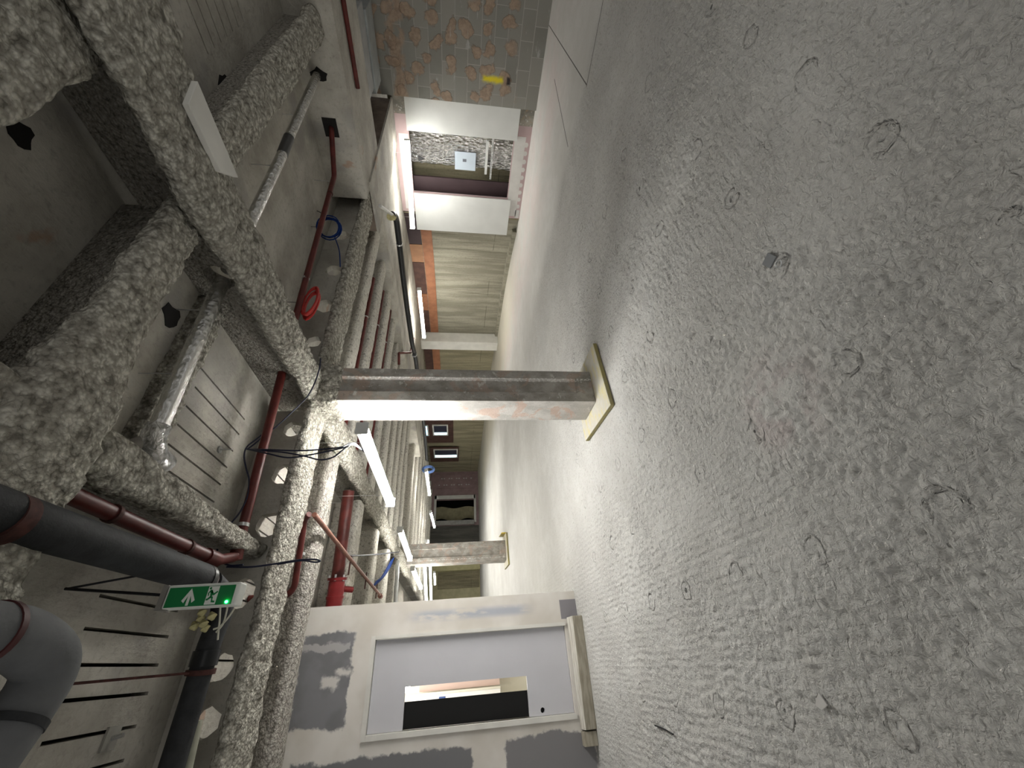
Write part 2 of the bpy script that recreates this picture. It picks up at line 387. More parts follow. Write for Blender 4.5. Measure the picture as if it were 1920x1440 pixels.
class MB:
    def __init__(s): s.V = []; s.F = []
    def _a(s, V, F):
        n = len(s.V); s.V += [tuple(v) for v in V]; s.F += [tuple(i+n for i in f) for f in F]; return s
    def box(s, a, b):
        x0, y0, z0 = a; x1, y1, z1 = b
        V = [(x0, y0, z0), (x1, y0, z0), (x1, y1, z0), (x0, y1, z0), (x0, y0, z1), (x1, y0, z1), (x1, y1, z1), (x0, y1, z1)]
        return s._a(V, [(0, 3, 2, 1), (4, 5, 6, 7), (0, 1, 5, 4), (1, 2, 6, 5), (2, 3, 7, 6), (3, 0, 4, 7)])
    def hexa(s, bottom, top):
        return s._a(list(bottom)+list(top), [(0, 3, 2, 1), (4, 5, 6, 7), (0, 1, 5, 4), (1, 2, 6, 5), (2, 3, 7, 6), (3, 0, 4, 7)])
    def tube(s, pts, r, seg=12, r1=None):
        P = [Vector(p) for p in pts]; n = len(P); base = len(s.V); prev = None
        for i, p in enumerate(P):
            t = (P[min(i+1, n-1)]-P[max(i-1, 0)]).normalized()
            if prev is None:
                u = t.orthogonal().normalized()
            else:
                u = (prev - t*prev.dot(t)); u = u.normalized() if u.length > 1e-6 else t.orthogonal().normalized()
            prev = u; w = t.cross(u)
            rr = r(i/(n-1)) if callable(r) else (r if r1 is None else r+(r1-r)*i/(n-1))
            for k in range(seg):
                a = 2*math.pi*k/seg; s.V.append(tuple(p+(u*math.cos(a)+w*math.sin(a))*rr))
        for i in range(n-1):
            for k in range(seg):
                k2 = (k+1) % seg
                s.F.append((base+i*seg+k, base+i*seg+k2, base+(i+1)*seg+k2, base+(i+1)*seg+k))
        s.F.append(tuple(base+k for k in reversed(range(seg)))); s.F.append(tuple(base+(n-1)*seg+k for k in range(seg)))
        return s
    def poly(s, pts, thick_vec):
        """flat polygon pts (3D, planar) given thickness along thick_vec"""
        n = len(pts); t = Vector(thick_vec); A = [Vector(p) for p in pts]; B = [p+t for p in A]
        tri = tessellate_polygon([A]); base = len(s.V); s.V += [tuple(p) for p in A+B]
        for a, b, c in tri: s.F.append((base+a, base+b, base+c)); s.F.append((base+n+c, base+n+b, base+n+a))
        for i in range(n):
            j = (i+1) % n; s.F.append((base+i, base+j, base+n+j, base+n+i))
        return s
    def build(s, name, mat, parent=None, smooth=False, origin=None):
        o = mesh_obj(name, s.V, s.F, mat, parent, smooth, origin)
        if smooth:
            try: o.data.set_sharp_from_angle(angle=math.radians(38))
            except Exception: pass
        return o
def bevel(o, w=.004, seg=2):
    md = o.modifiers.new('bevel', 'BEVEL'); md.width = w; md.segments = seg; md.limit_method = 'ANGLE'; return o
def fillet(pts, r, n=6):
    P = [Vector(p) for p in pts]; out = [P[0]]
    for i in range(1, len(P)-1):
        a = (P[i-1]-P[i]); b = (P[i+1]-P[i]); d = min(r, a.length*.45, b.length*.45)
        A = P[i]+a.normalized()*d; B = P[i]+b.normalized()*d
        for k in range(n+1):
            t = k/n; out.append(A*(1-t)**2 + P[i]*2*t*(1-t) + B*t*t)
    out.append(P[-1]); return out
def spline(pts, n=8):
    P = [Vector(p) for p in pts]; P = [P[0]*2-P[1]]+P+[P[-1]*2-P[-2]]; out = []
    for i in range(1, len(P)-2):
        for k in range(n):
            t = k/n; a, b, c, d = P[i-1], P[i], P[i+1], P[i+2]
            out.append(.5*((2*b)+(c-a)*t+(2*a-5*b+4*c-d)*t*t+(3*b-a-3*c+d)*t**3))
    out.append(P[-2]); return out
def plate(outer, holes, mp, t0, t1, name, mat, parent=None, origin=None):
    """2D plate with holes; mp(u, v, t) gives the world point; solid between t0 and t1"""
    loops = [outer]+holes
    tri = tessellate_polygon([[Vector((p[0], p[1], 0)) for p in L] for L in loops])
    flat = [p for L in loops for p in L]; n = len(flat)
    V = [mp(p[0], p[1], t0) for p in flat]+[mp(p[0], p[1], t1) for p in flat]; F = []
    for a, b, c in tri: F.append((a, b, c)); F.append((n+c, n+b, n+a))
    k = 0
    for L in loops:
        m_ = len(L)
        for i in range(m_):
            j = (i+1) % m_; F.append((k+i, k+j, n+k+j, n+k+i))
        k += m_
    return mesh_obj(name, V, F, mat, parent, False, origin)

# ------------------------------------------------------------------ sprayed beams
def sweep(profile, axis, s0, s1, ds, amp, freq, seed, lump=0.0):
    """closed 2D profile [(a, z)] swept along axis, roughened like sprayed coating"""
    P = np.array(profile, float); nxt = np.roll(P, -1, 0)
    L = np.hypot(*(nxt-P).T); out = []
    for p, q, l in zip(P, nxt, L):
        k = max(1, int(round(l/ds)))
        for i in range(k): out.append(p+(q-p)*i/k)
    R = np.array(out); m_ = len(R)
    d = np.roll(R, -1, 0)-np.roll(R, 1, 0); N = np.stack([d[:, 1], -d[:, 0]], 1); N /= np.linalg.norm(N, axis=1)[:, None]+1e-9
    ns = max(2, int(round(abs(s1-s0)/ds))+1); sv = np.linspace(s0, s1, ns)
    A = np.tile(R, (ns, 1)); NN = np.tile(N, (ns, 1)); SS = np.repeat(sv, m_)
    pos = np.stack([A[:, 0], SS, A[:, 1]], 1)
    f = vnoise(pos*freq, seed)*.6 + vnoise(pos*freq*2.1, seed+3)*.4
    disp = amp*f
    if lump: disp = disp + lump*vnoise(pos*np.array([2., 2.2, 2.]), seed+9)
    A = A + NN*disp[:, None]
    V = np.stack([A[:, 0], SS, A[:, 1]], 1) if axis == 'y' else np.stack([SS, A[:, 0], A[:, 1]], 1)
    i = np.arange(ns-1)[:, None]*m_; k = np.arange(m_)[None, :]; k2 = (k+1) % m_
    F = np.stack([i+k, i+k2, i+m_+k2, i+m_+k], -1).reshape(-1, 4).tolist()
    F.append(list(range(m_-1, -1, -1))); F.append(list(range((ns-1)*m_, ns*m_)))
    return V, F
def bulb(c, w, z0, h, neck=.05, top=None):
    """flange bulb: flat-bottomed rounded lump; with top given it carries a web up to top"""
    pts = []; n = 7; rx, rz = w/2, h/2; e = .62
    for k in range(2*n+1):                     # bottom half, left to right
        a = math.pi + math.pi*k/(2*n); ca, sa = math.cos(a), math.sin(a)
        pts.append((c+rx*math.copysign(abs(ca)**e, ca), z0+rz+rz*math.copysign(abs(sa)**e, sa)))
    if top is None:
        for k in range(1, 2*n):
            a = math.pi*k/(2*n); ca, sa = math.cos(a), math.sin(a)
            pts.append((c+rx*math.copysign(abs(ca)**e, ca), z0+rz+rz*math.copysign(abs(sa)**e, sa)))
    else:
        pts += [(c+rx*.75, z0+h), (c+neck+.03, z0+h+.05), (c+neck, z0+h+.10), (c+neck, top), (c-neck, top), (c-neck, z0+h+.10), (c-neck-.03, z0+h+.05), (c-rx*.75, z0+h)]
    return pts
def rough_mesh(name, prof, axis, s0, s1, ds, amp, freq, seed, mat, parent=None, lump=0.0, wf=None):
    V, F = sweep(prof, axis, s0, s1, ds, amp, freq, seed, lump)
    if wf:                                    # table (s, left edge, right edge) replaces the constant width
        ia, is_ = (0, 1) if axis == 'y' else (1, 0)
        T = np.array(wf); a0, a1 = min(p[0] for p in prof), max(p[0] for p in prof)
        l, r_ = np.interp(V[:, is_], T[:, 0], T[:, 1]), np.interp(V[:, is_], T[:, 0], T[:, 2])
        V[:, ia] = l+(V[:, ia]-a0)/(a1-a0)*(r_-l)
    return mesh_obj(name, V, F, mat, parent, True)
def ragged(cx, cz, r, seed, n=18, jit=.16, sx=1.0):
    rnd = random.Random(seed)
    return [(cx+r*sx*math.cos(2*math.pi*k/n)*(1+rnd.uniform(-jit, jit*.3)), cz+r*math.sin(2*math.pi*k/n)*(1+rnd.uniform(-jit, jit*.3))) for k in range(n)]

ZS = 3.20      # slab underside

# ================================================================== STRUCTURE
# floor: coarse slab with a finely modelled stretch of rough screed around the camera
def floor_mesh():
    X0, X1, Y0, Y1, d = -1.6, 4.2, 0.0, 4.6, .0075
    nx, ny = int((X1-X0)/d)+1, int((Y1-Y0)/d)+1
    xs, ys = np.linspace(X0, X1, nx), np.linspace(Y0, Y1, ny)
    gx, gy = np.meshgrid(xs, ys); p = np.stack([gx.ravel(), gy.ravel(), np.zeros(gx.size)], 1)
    wx = np.clip((p[:, 0]-1.2)/1.0, 0, 1)            # 1 where the trowel went across, 0 where it went lengthwise
    a = vnoise(p*np.array([16, 42, 1]), 1)*wx+vnoise(p*np.array([42, 16, 1]), 2)*(1-wx)
    b = vnoise(p*np.array([38, 52, 1]), 3); c_ = vnoise(p*np.array([85, 85, 1.]), 4); e = vnoise(p*5.5, 5)
    m_ = np.clip(vnoise(p*1.6, 6)*.9+.85, .35, 1.25)
    h = (a*.0042+b*.0040+c_*.0022)*m_+e*.003
    h = np.where(h > 0, h*.6, h*1.35)-.005
    f = np.minimum.reduce([p[:, 0]-X0, X1-p[:, 0], p[:, 1]-Y0, Y1-p[:, 1]])
    f = np.clip(f/.8, 0, 1); f = f*f*(3-2*f); p[:, 2] = h*f
    i = (np.arange(ny-1)[:, None]*nx+np.arange(nx-1)[None, :]).ravel()
    quads = np.stack([i, i+1, i+nx+1, i+nx], 1)
    nb = len(p); A, B, C_, D = (-4.6, -3), (11.6, -3), (11.6, 28), (-4.6, 28)
    ext = [(*q, 0.) for q in (A, B, C_, D, (X0, Y0), (X1, Y0), (X1, Y1), (X0, Y1))]+[(*q, -.2) for q in (A, B, C_, D)]
    V = np.vstack([p, np.array(ext)])
    k = [nb+t_ for t_ in range(12)]
    Q = [(k[0], k[1], k[5], k[4]), (k[1], k[2], k[6], k[5]), (k[2], k[3], k[7], k[6]), (k[3], k[0], k[4], k[7]),
         (k[8], k[11], k[10], k[9]), (k[0], k[8], k[9], k[1]), (k[1], k[9], k[10], k[2]), (k[2], k[10], k[11], k[3]), (k[3], k[11], k[8], k[0])]
    quads = np.vstack([quads, np.array(Q)])
    me = bpy.data.meshes.new('floor'); me.vertices.add(len(V)); me.vertices.foreach_set('co', V.astype(np.float32).ravel())
    me.loops.add(quads.size); me.loops.foreach_set('vertex_index', quads.ravel().astype(np.int32))
    me.polygons.add(len(quads)); me.polygons.foreach_set('loop_start', np.arange(0, quads.size, 4, dtype=np.int32))
    me.polygons.foreach_set('use_smooth', np.array([True]*(len(quads)-9)+[False]*9))
    me.materials.append(FLOOR); me.update(calc_edges=True); me.validate()
    o = bpy.data.objects.new('floor', me); COL.objects.link(o)
    return tag(o, 'rough grey screed floor with glue rings and comb marks', kind='structure')
floor_mesh()

# slab with the dark open joints between its planks
slits = []
for x in (1.102, 1.235, 1.372, 1.51, 1.66, 1.80): slits.append((x, 2.42 if x < 1.7 else 2.40, 3.10, .0065))
for x in (.41, .27, .128, -.006, -.15, -.29, -.43, -.57): slits.append((x, 2.44 if x > -.1 else 2.50, 3.13, .008))
for k in range(12): slits.append((.35+k*.1375, 4.75, 5.35, .006))
for k in range(15): slits.append((.02+k*.1375, 3.72, 4.24, .007))
for k in range(8): slits.append((.9+k*.1375, 6.45, 6.85, .007))
for k in range(7): slits.append((3.62+k*.13, .85, 1.16, .006))
def smap(u, v, t): return (u, v, t)
plate([(-4.6, -3), (11.6, -3), (11.6, 28), (-4.6, 28)],
      [[(x-w/1.0, a), (x+w/1.0, a), (x+w/1.0, b), (x-w/1.0, b)] for x, a, b, w in slits], smap, ZS, ZS+.09, 'ceiling', SOFFIT, origin=(0, 0, ZS))
tag(bpy.data.objects['ceiling'], 'grey concrete slab overhead with dark open joints', kind='structure')
mb = MB(); mb.box((-4.6, -3, ZS+.0901), (11.6, 28, ZS+.25)); tag(mb.build('ceiling', VOID), 'dark void above the plank joints', kind='structure')
# low flat bulkhead along the right wall
mb = MB(); mb.box((6.32, 3.95, 2.74), (9.9, 13.6, ZS-.001)); tag(mb.build('ceiling', SOFFIT), 'low flat bulkhead soffit along the right wall', kind='structure')
mb = MB(); mb.box((5.42, -3, 2.72), (6.7, 3.22, ZS-.001)); tag(mb.build('ceiling', SOFFIT), 'wide flat edge soffit before the block wall', kind='structure')

# block wall, right
mb = MB(); mb.box((8.6, -3, 0), (8.74, 3.06, ZS-.001)); wr = tag(mb.build('wall_right', BLOCKS), 'grey block wall with orange plaster dabs', kind='structure')
# pink plasterboard lining with its opening, and the riser cupboard behind
def rmap(u, v, t): return (t, u, v)
plate([(3.40, 0.0), (5.42, 0.0), (5.42, 2.78), (3.40, 2.78)], [[(3.68, .345), (4.945, .345), (4.945, 2.455), (3.68, 2.455)]], rmap, 8.745, 8.80, 'wall_right', PINK)
tag(bpy.data.objects['wall_right.001'], 'pink plasterboard lining around the riser opening', kind='structure')
mb = MB(); mb.box((8.742, 3.75, 2.48), (8.7445, 5.35, 2.66)).box((8.742, 3.60, .10), (8.7445, 5.36, .33)).box((8.742, 5.20, .02), (8.7445, 5.40, .12))
for k in range(9):
    y = 3.75+k*.17; pts = [(8.7425, y+.05*math.cos(a*math.pi/5), .075+.045*math.sin(a*math.pi/5)) for a in range(10)]
    mb.poly(pts, (.0018, 0, 0))
tag(mb.build('trim_1', JOINT), 'pale joint compound bands on the pink lining', kind='structure')
mb = MB()
mb.box((8.8, 3.05, 0), (9.6, 3.35, 2.8)).box((9.55, 3.35, 0), (9.6, 5.5, 2.9)).box((8.8, 5.42, 0), (9.6, 5.5, 2.8)).box((8.8, 3.3, 2.72), (9.6, 5.5, 2.78))
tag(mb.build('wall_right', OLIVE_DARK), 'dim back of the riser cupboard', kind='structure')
mb = MB(); mb.box((8.745, 3.06, 0), (8.80, 3.40, 2.73)); tag(mb.build('wall_right', mat_column('stained_reveal', ((.16, .15, .13), (.28, .26, .22)), (.30, .2, .12))), 'stained narrow reveal beside the block wall', kind='structure')

# far right wall: board-marked concrete following the bays
foot = [(8.80, 5.42), (8.97, 5.86), (9.35, 7.1), (9.62, 8.4), (9.86, 10.75)]
foot2 = [(10.05, 11.25), (10.32, 13.2), (10.48, 18.2), (10.62, 25.4)]
def wallstrip(pts, z0, z1, th, name, mat, label, kind='structure'):
    mb = MB()
    for (a, b) in zip(pts[:-1], pts[1:]):
        mb.hexa([(a[0], a[1], z0), (a[0]+th, a[1], z0), (b[0]+th, b[1], z0), (b[0], b[1], z0)], [(a[0], a[1], z1), (a[0]+th, a[1], z1), (b[0]+th, b[1], z1), (b[0], b[1], z1)])
    return tag(mb.build(name, mat), label, kind=kind)
wallstrip(foot, 0, ZS-.001, .35, 'wall_right', OLIVE, 'streaky board-marked concrete wall on the right')
wallstrip([foot[-1], (9.88, 11.25)], 0, ZS-.001, .5, 'wall_right', OLIVE, 'wall return behind the white pilaster')
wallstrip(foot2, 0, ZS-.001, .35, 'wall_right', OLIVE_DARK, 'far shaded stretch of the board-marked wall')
mb = MB()
for (a, b) in zip(foot[1:-1], foot[2:]):
    mb.hexa([(a[0]-.13, a[1], 0), (a[0], a[1], 0), (b[0], b[1], 0), (b[0]-.13, b[1], 0)], [(a[0]-.13, a[1], .09), (a[0], a[1], .11), (b[0], b[1], .11), (b[0]-.13, b[1], .09)])
tag(mb.build('baseboard_right', OLIVE), 'low concrete kerb at the foot of the right wall', kind='structure')

# end wall
mb = MB(); mb.box((3.0, 25.4, 0), (5.05, 25.7, ZS-.001)); tag(mb.build('wall_end', plain('yellowed_wall', (.45, .42, .27), .9, 0, .1, 4)), 'yellowish end wall beyond the far column', kind='structure')
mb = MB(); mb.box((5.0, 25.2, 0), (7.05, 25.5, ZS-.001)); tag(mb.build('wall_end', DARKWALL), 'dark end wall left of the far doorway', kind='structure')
plate([(7.0, 0), (10.7, 0), (10.7, ZS-.001), (7.0, ZS-.001)], [[(7.35, .28), (8.75, .28), (8.75, 2.66), (7.35, 2.66)]], lambda u, v, t: (u, t, v), 25.25, 25.5, 'wall_end', PINK_DIM)
tag(bpy.data.objects['wall_end.002'], 'dim pink lining around the far doorway', kind='structure')
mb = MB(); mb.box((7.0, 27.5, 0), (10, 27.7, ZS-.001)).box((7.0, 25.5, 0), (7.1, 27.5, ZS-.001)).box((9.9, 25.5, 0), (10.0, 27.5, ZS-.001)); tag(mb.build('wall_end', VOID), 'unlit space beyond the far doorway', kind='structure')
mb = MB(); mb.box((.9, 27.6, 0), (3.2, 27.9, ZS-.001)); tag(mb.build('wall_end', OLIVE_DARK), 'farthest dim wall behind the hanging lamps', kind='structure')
# partition with the door
def pmap(u, v, t): return (u, t, v)
DX0, DX1, DZ0, DZ1 = -.500, .292, .175, 2.30
plate([(-4.6, 0), (.646, 0), (.646, ZS-.001), (-4.6, ZS-.001)], [[(DX0-.005, .172), (DX1+.005, .172), (DX1+.005, DZ1+.005), (DX0-.005, DZ1+.005)]], pmap, 5.30, 5.42, 'wall_partition', PARTITION, origin=(0, 5.36, 0))
tag(bpy.data.objects['wall_partition'], 'half-finished plasterboard partition with grey unpainted patches', kind='structure')
dr = tag(bpy.data.objects.new('door_1', None), 'pale grey door leaf with a tall cut-out and white frame', kind='structure'); COL.objects.link(dr); dr.location = (-.1, 5.36, 0)
mb = MB(); mb.box((DX0-.045, 5.275, .165), (DX0, 5.299, 2.299)).box((DX1, 5.275, .165), (DX1+.035, 5.299, 2.299)).box((DX0-.045, 5.275, 2.30), (DX1+.035, 5.299, 2.345))
mb.build('door_frame', WHITEPAINT, dr)
mb = MB(); mb.box((DX0-.004, 5.30, .173), (DX0-.0005, 5.41, 2.30)).box((DX1+.0005, 5.30, .173), (DX1+.004, 5.41, 2.30)).box((DX0, 5.30, 2.3005), (DX1, 5.41, 2.304)); mb.build('door_lining', WHITEPAINT, dr)
CX0, CX1, CZ0, CZ1 = -.497, -.148, .657, 1.955
plate([(DX0+.003, DZ0), (DX1-.003, DZ0), (DX1-.003, DZ1-.003), (DX0+.003, DZ1-.003)],
      [[(CX0, CZ0), (CX1, CZ0), (CX1, CZ1), (CX0, CZ1)], [(-.452+.024*math.cos(a*math.pi/8), .512+.024*math.sin(a*math.pi/8)) for a in range(16)]],
      pmap, 5.335, 5.38, 'door_leaf', DOORGREY, dr)
mb = MB(); mb.box((-.497, 5.39, .62), (-.275, 5.41, 1.99)).box((-.49, 5.385, .47), (-.42, 5.40, .56)); mb.build('black_panel', SHUT, dr)

# lit corridor behind the partition
mb = MB()
mb.box((-1.3, 8.2, 0), (.55, 8.3, 2.8)).box((-1.4, 5.42, 0), (-1.3, 8.3, 2.8)).box((.536, 5.42, 0), (.646, 8.3, 2.8)).box((-1.4, 5.42, 2.7), (.646, 8.3, 2.8))
tag(mb.build('wall_corridor', CREAM), 'bright cream corridor walls seen through the cut-out', kind='structure')
_p, _q = at(938, 1286, 1, 7.86), at(786, 1286, 1, 7.86)
mb = MB(); mb.box((_p.x+.012, 7.95, _p.z), (.16, 8.19, _q.z)); tag(mb.build('trim_2', CREAMPINK), 'pale pink strip of corridor wall', kind='structure')
dr2 = tag(bpy.data.objects.new('door_2', None), 'white corridor door with two small notices', kind='structure'); COL.objects.link(dr2); dr2.location = (-.4, 7.9, 0)
bevel(MB().box((-.78, 7.86, _p.z), (_p.x-.03, 7.90, _q.z+.12)).build('door_leaf', plain('white_gloss', (.80, .80, .79), .4, 0, .02), dr2), .004)
MB().box((_p.x-.028, 7.84, _p.z), (_p.x, 7.92, _q.z+.16)).build('door_frame', CREAM, dr2)
a = at(829, 1313, 1, 7.85); MB().box((a.x-.045, 7.852, a.z-.05), (a.x+.045, 7.859, a.z+.05)).build('notice', plain('blue_notice', (.05, .09, .25), .5), dr2)
a = at(861, 1313, 1, 7.85); MB().box((a.x-.02, 7.852, a.z-.025), (a.x+.02, 7.859, a.z+.025)).build('notice', STEEL, dr2)

# ================================================================== COLUMNS
def column(x0, x1, y0, y1, z1, label, pale_left, seed):
    t = thing('concrete_column', label, 'column', ((x0+x1)/2, (y0+y1)/2, 0), 'square concrete columns')
    w, dp = x1-x0, .034; g0, g1 = x0+w*.32, x0+w*.70
    # casing with a shallow vertical recess in the front face
    prof = [(x0, y0), (g0-.012, y0), (g0, y0+dp), (g1, y0+dp), (g1+.012, y0), (x1, y0), (x1, y1), (x0, y1)]
    def ring(z, flat): return [(px_, (y0 if flat and i in (2, 3) else py_), z) for i, (px_, py_) in enumerate(prof)]
    lv = [(.0435, True), (.19, True), (.22, False), (z1, False)]; V = []; F = []; n = 8
    for z, fl in lv: V += ring(z, fl)
    for k in range(len(lv)-1):
        for i in range(n):
            j = (i+1) % n; F.append((k*n+i, k*n+j, (k+1)*n+j, (k+1)*n+i))
    F.append(tuple(range(n))[::-1]); F.append(tuple((len(lv)-1)*n+i for i in range(n)))
    o = mesh_obj('shaft', V, F, COLUMN, t)
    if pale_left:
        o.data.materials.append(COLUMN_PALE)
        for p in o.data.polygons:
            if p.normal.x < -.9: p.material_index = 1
    bevel(o, .006, 2)
    return t
c1 = column(2.10, 2.48, 3.26, 3.64, 2.80, 'nearest square concrete column, left side coloured lighter as if lamplit', True, 1)
c2 = column(2.29, 2.81, 11.65, 12.05, 2.80, 'far concrete column beyond the nearest one, with hazard-taped base', False, 2)
# sprayed collar around the head of the near column
rough_mesh('coating_collar', [(2.06, 3.24), (2.50, 3.24), (2.52, 3.68), (2.08, 3.68)], 'y', 0, .1, .05, .01, 12, 5, SPRAY, c1) if False else None
V, F = sweep([(2.075, 3.235), (2.30, 3.225), (2.505, 3.235), (2.51, 3.66), (2.07, 3.66)], 'y', 2.56, 2.78, .02, .018, 14, 5)
V = V[:, [0, 2, 1]]; V[:, 2] += 0
# taper the lower edge of the collar so it bites into the column face
lo = V[:, 2] < 2.585; cxy = np.array([2.29, 3.45]); V[lo, 0] = cxy[0]+(V[lo, 0]-cxy[0])*.90; V[lo, 1] = cxy[1]+(V[lo, 1]-cxy[1])*.90
mesh_obj('coating_collar', V, F, SPRAY, c1, True)

def baseboard_thing(pts, z, label, tape):
    t = thing('base_board', label, 'board', (sum(p[0] for p in pts)/4, sum(p[1] for p in pts)/4, 0), 'timber boards at the column feet')
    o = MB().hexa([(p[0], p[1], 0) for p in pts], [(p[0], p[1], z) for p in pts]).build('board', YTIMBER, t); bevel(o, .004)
    if tape:
        a, b = Vector((*pts[1], z)), Vector((*pts[2], z))
        for k in range(8):
            p = a.lerp(b, .04+k*.1); q = a.lerp(b, .04+(k+1)*.1); zz = z+.12
            MB().hexa([(p.x-.01, p.y, z), (p.x+.01, p.y, z), (q.x+.01, q.y, z), (q.x-.01, q.y, z)], [(p.x-.01, p.y, zz), (p.x+.01, p.y, zz), (q.x+.01, q.y, zz), (q.x-.01, q.y, zz)]).build('tape_stripe', BLACKTAPE if k % 2 else YELLOW, t)
    return t
baseboard_thing([(1.870, 2.960), (2.665, 3.010), (2.70, 3.80), (1.92, 3.79)], .042, 'yellow-stained timber board under the nearest column', False)
baseboard_thing([(2.10, 11.30), (2.95, 11.38), (3.05, 12.3), (2.15, 12.25)], .045, 'yellow-edged timber board under the far column, hazard tape at one corner', True)

# ================================================================== BEAMS
def beam(name, label, axis, c, s0, s1, w, z0, seed, wf=None, ds=.02, amp=.02, freq=16, lump=.02, wt=.05, holes=(), group='sprayed ceiling beams', mat=SPRAY, webmat=SOFFIT, hs=.12):
    mid = (s0+s1)/2
    t = thing(name, label, 'beam', (c, mid, z0) if axis == 'y' else (mid, c, z0), group)
    rough_mesh('flange', bulb(c, w, z0, hs), axis, s0, s1, ds, amp, freq, seed, mat, t, lump, wf)
    H = [ragged(h[0], h[1], h[2], seed*7+i, n=16) for i, h in enumerate(holes)]
    if axis == 'x': mp = lambda u, v, k: (u, k, v)
    else: mp = lambda u, v, k: (k, u, v)
    plate([(s0, z0+.06), (s1, z0+.06), (s1, ZS-.002), (s0, ZS-.002)], H, mp, c-wt, c+wt, 'web', webmat, t)
    return t
WEB = mat_spray('coated_web', (.25, .235, .205), (.37, .35, .31), 45)
# A: spine beam over the columns
beam('ceiling_beam', 'long rough-sprayed spine beam running over both columns', 'y', 2.25, -1.6, 12.0, .37, 2.735, 11, wf=[(-1.6, 2.0, 2.72), (.6, 1.98, 2.58), (1.0, 1.97, 2.46), (1.7, 2.02, 2.43), (3.0, 2.12, 2.37), (3.5, 2.07, 2.44), (5, 2.07, 2.42)], webmat=WEB, lump=.028, amp=.020, freq=24,
     holes=[(1.93, 3.0, .10), (3.02, 2.98, .07)]+[(4.3+k*.75, 2.99, .07) for k in range(9)])
beam('ceiling_beam', 'far half of the spine beam beyond the far column', 'y', 2.35, 12.2, 25.0, .36, 2.76, 12, ds=.08, amp=.012, lump=.02, webmat=WEB)
# B: cross beam in front, with round cast holes
beam('ceiling_beam', 'big rough-sprayed cross beam with round holes, left of the nearest column', 'x', 3.46, -3.2, 2.08, .42, 2.735, 21, hs=.09, lump=.03, amp=.020, freq=24,
     holes=[(1.885, 2.945, .082), (1.448, 2.915, .098), (1.025, 2.925, .105), (.54, 2.985, .10), (.10, 2.985, .085), (-.18, 2.975, .085), (-.6, 2.97, .09), (-1.03, 2.97, .09)], wt=.035)
beam('ceiling_beam', 'rough-sprayed cross beam right of the nearest column, cable coils before it', 'x', 3.46, 2.46, 5.75, .42, 2.735, 22, hs=.10, lump=.03, amp=.018,
     holes=[(4.85, 3.02, .11), (4.12, 2.985, .10), (3.50, 2.97, .11), (2.95, 2.98, .08)], wt=.035)
o = thing('ceiling_beam', 'brownish flat-sided beam between edge soffit and block wall', 'beam', (7.3, 3.55, 2.72), 'sprayed ceiling beams')
plate([(5.75, 2.73), (8.72, 2.73), (8.72, ZS-.002), (5.75, ZS-.002)], [ragged(6.75, 2.98, .07, 77, sx=.7)], lambda u, v, k: (u, k, v), 3.16, 3.95, 'web', plain('brown_concrete', (.17, .135, .11), .9, 0, .2, 6, .4, 40), o)
MB().box((5.70, 3.13, 2.70), (8.72, 3.96, 2.73)).build('soffit_edge', SOFFIT, o)
# R1 and its continuation, T1, R0
beam('ceiling_beam', 'rough-sprayed rib nearest the camera, left of the spine beam', 'x', 1.415, -3.0, 2.10, .26, 2.85, 31, webmat=WEB, lump=.03, amp=.020, freq=24, wt=.04, hs=.11, wf=[(-3, 1.2, 1.65), (.4, 1.2, 1.65), (.95, 1.28, 1.60), (1.2, 1.29, 1.55), (2.1, 1.30, 1.52)])
beam('ceiling_beam', 'rough-sprayed rib from spine beam to edge soffit above the silver pipe', 'x', 1.37, 2.40, 5.42, .28, 2.87, 32, webmat=WEB, lump=.03, amp=.024, wt=.04, hs=.11)
beam('ceiling_beam', 'sprayed trimmer beside the long red pipe, crossing the nearest rib', 'y', .80, -1.6, 3.40, .22, 2.88, 33, webmat=WEB, lump=.02, amp=.022, wt=.04, hs=.12, wf=[(-1.6, .70, .90), (1.2, .70, .90), (1.7, .71, .93), (2.2, .74, .90), (3.4, .76, .88)])
beam('ceiling_beam', 'dark sprayed rib at the upper corner over the camera', 'x', .62, -3.0, 2.10, .24, 2.86, 34, webmat=WEB, lump=.03, amp=.024, wt=.04, hs=.11)
# smooth strip stuck to the near part of the spine beam
_q = [at(u, v, 2, 2.705) for u, v in ((371, 152), (447, 333), (414, 322), (354, 196))]
bevel(tag(MB().hexa([tuple(p) for p in _q], [(p.x, p.y, 2.735) for p in _q]).build('cover_strip', WHITEPAINT), 'smooth pale strip on the edge of the spine beam', 'strip'), .003)
# sprayed band across the slab by the silver pipe
rough_mesh('coating_band', [(2.10, 3.135), (2.30, 3.13), (2.34, 3.21), (2.08, 3.21)], 'x', 1.0, 2.18, .02, .02, 16, 41, SPRAY)
tag(bpy.data.objects['coating_band'], 'rough band of sprayed coating across the slab beside the silver pipe', 'coating band')

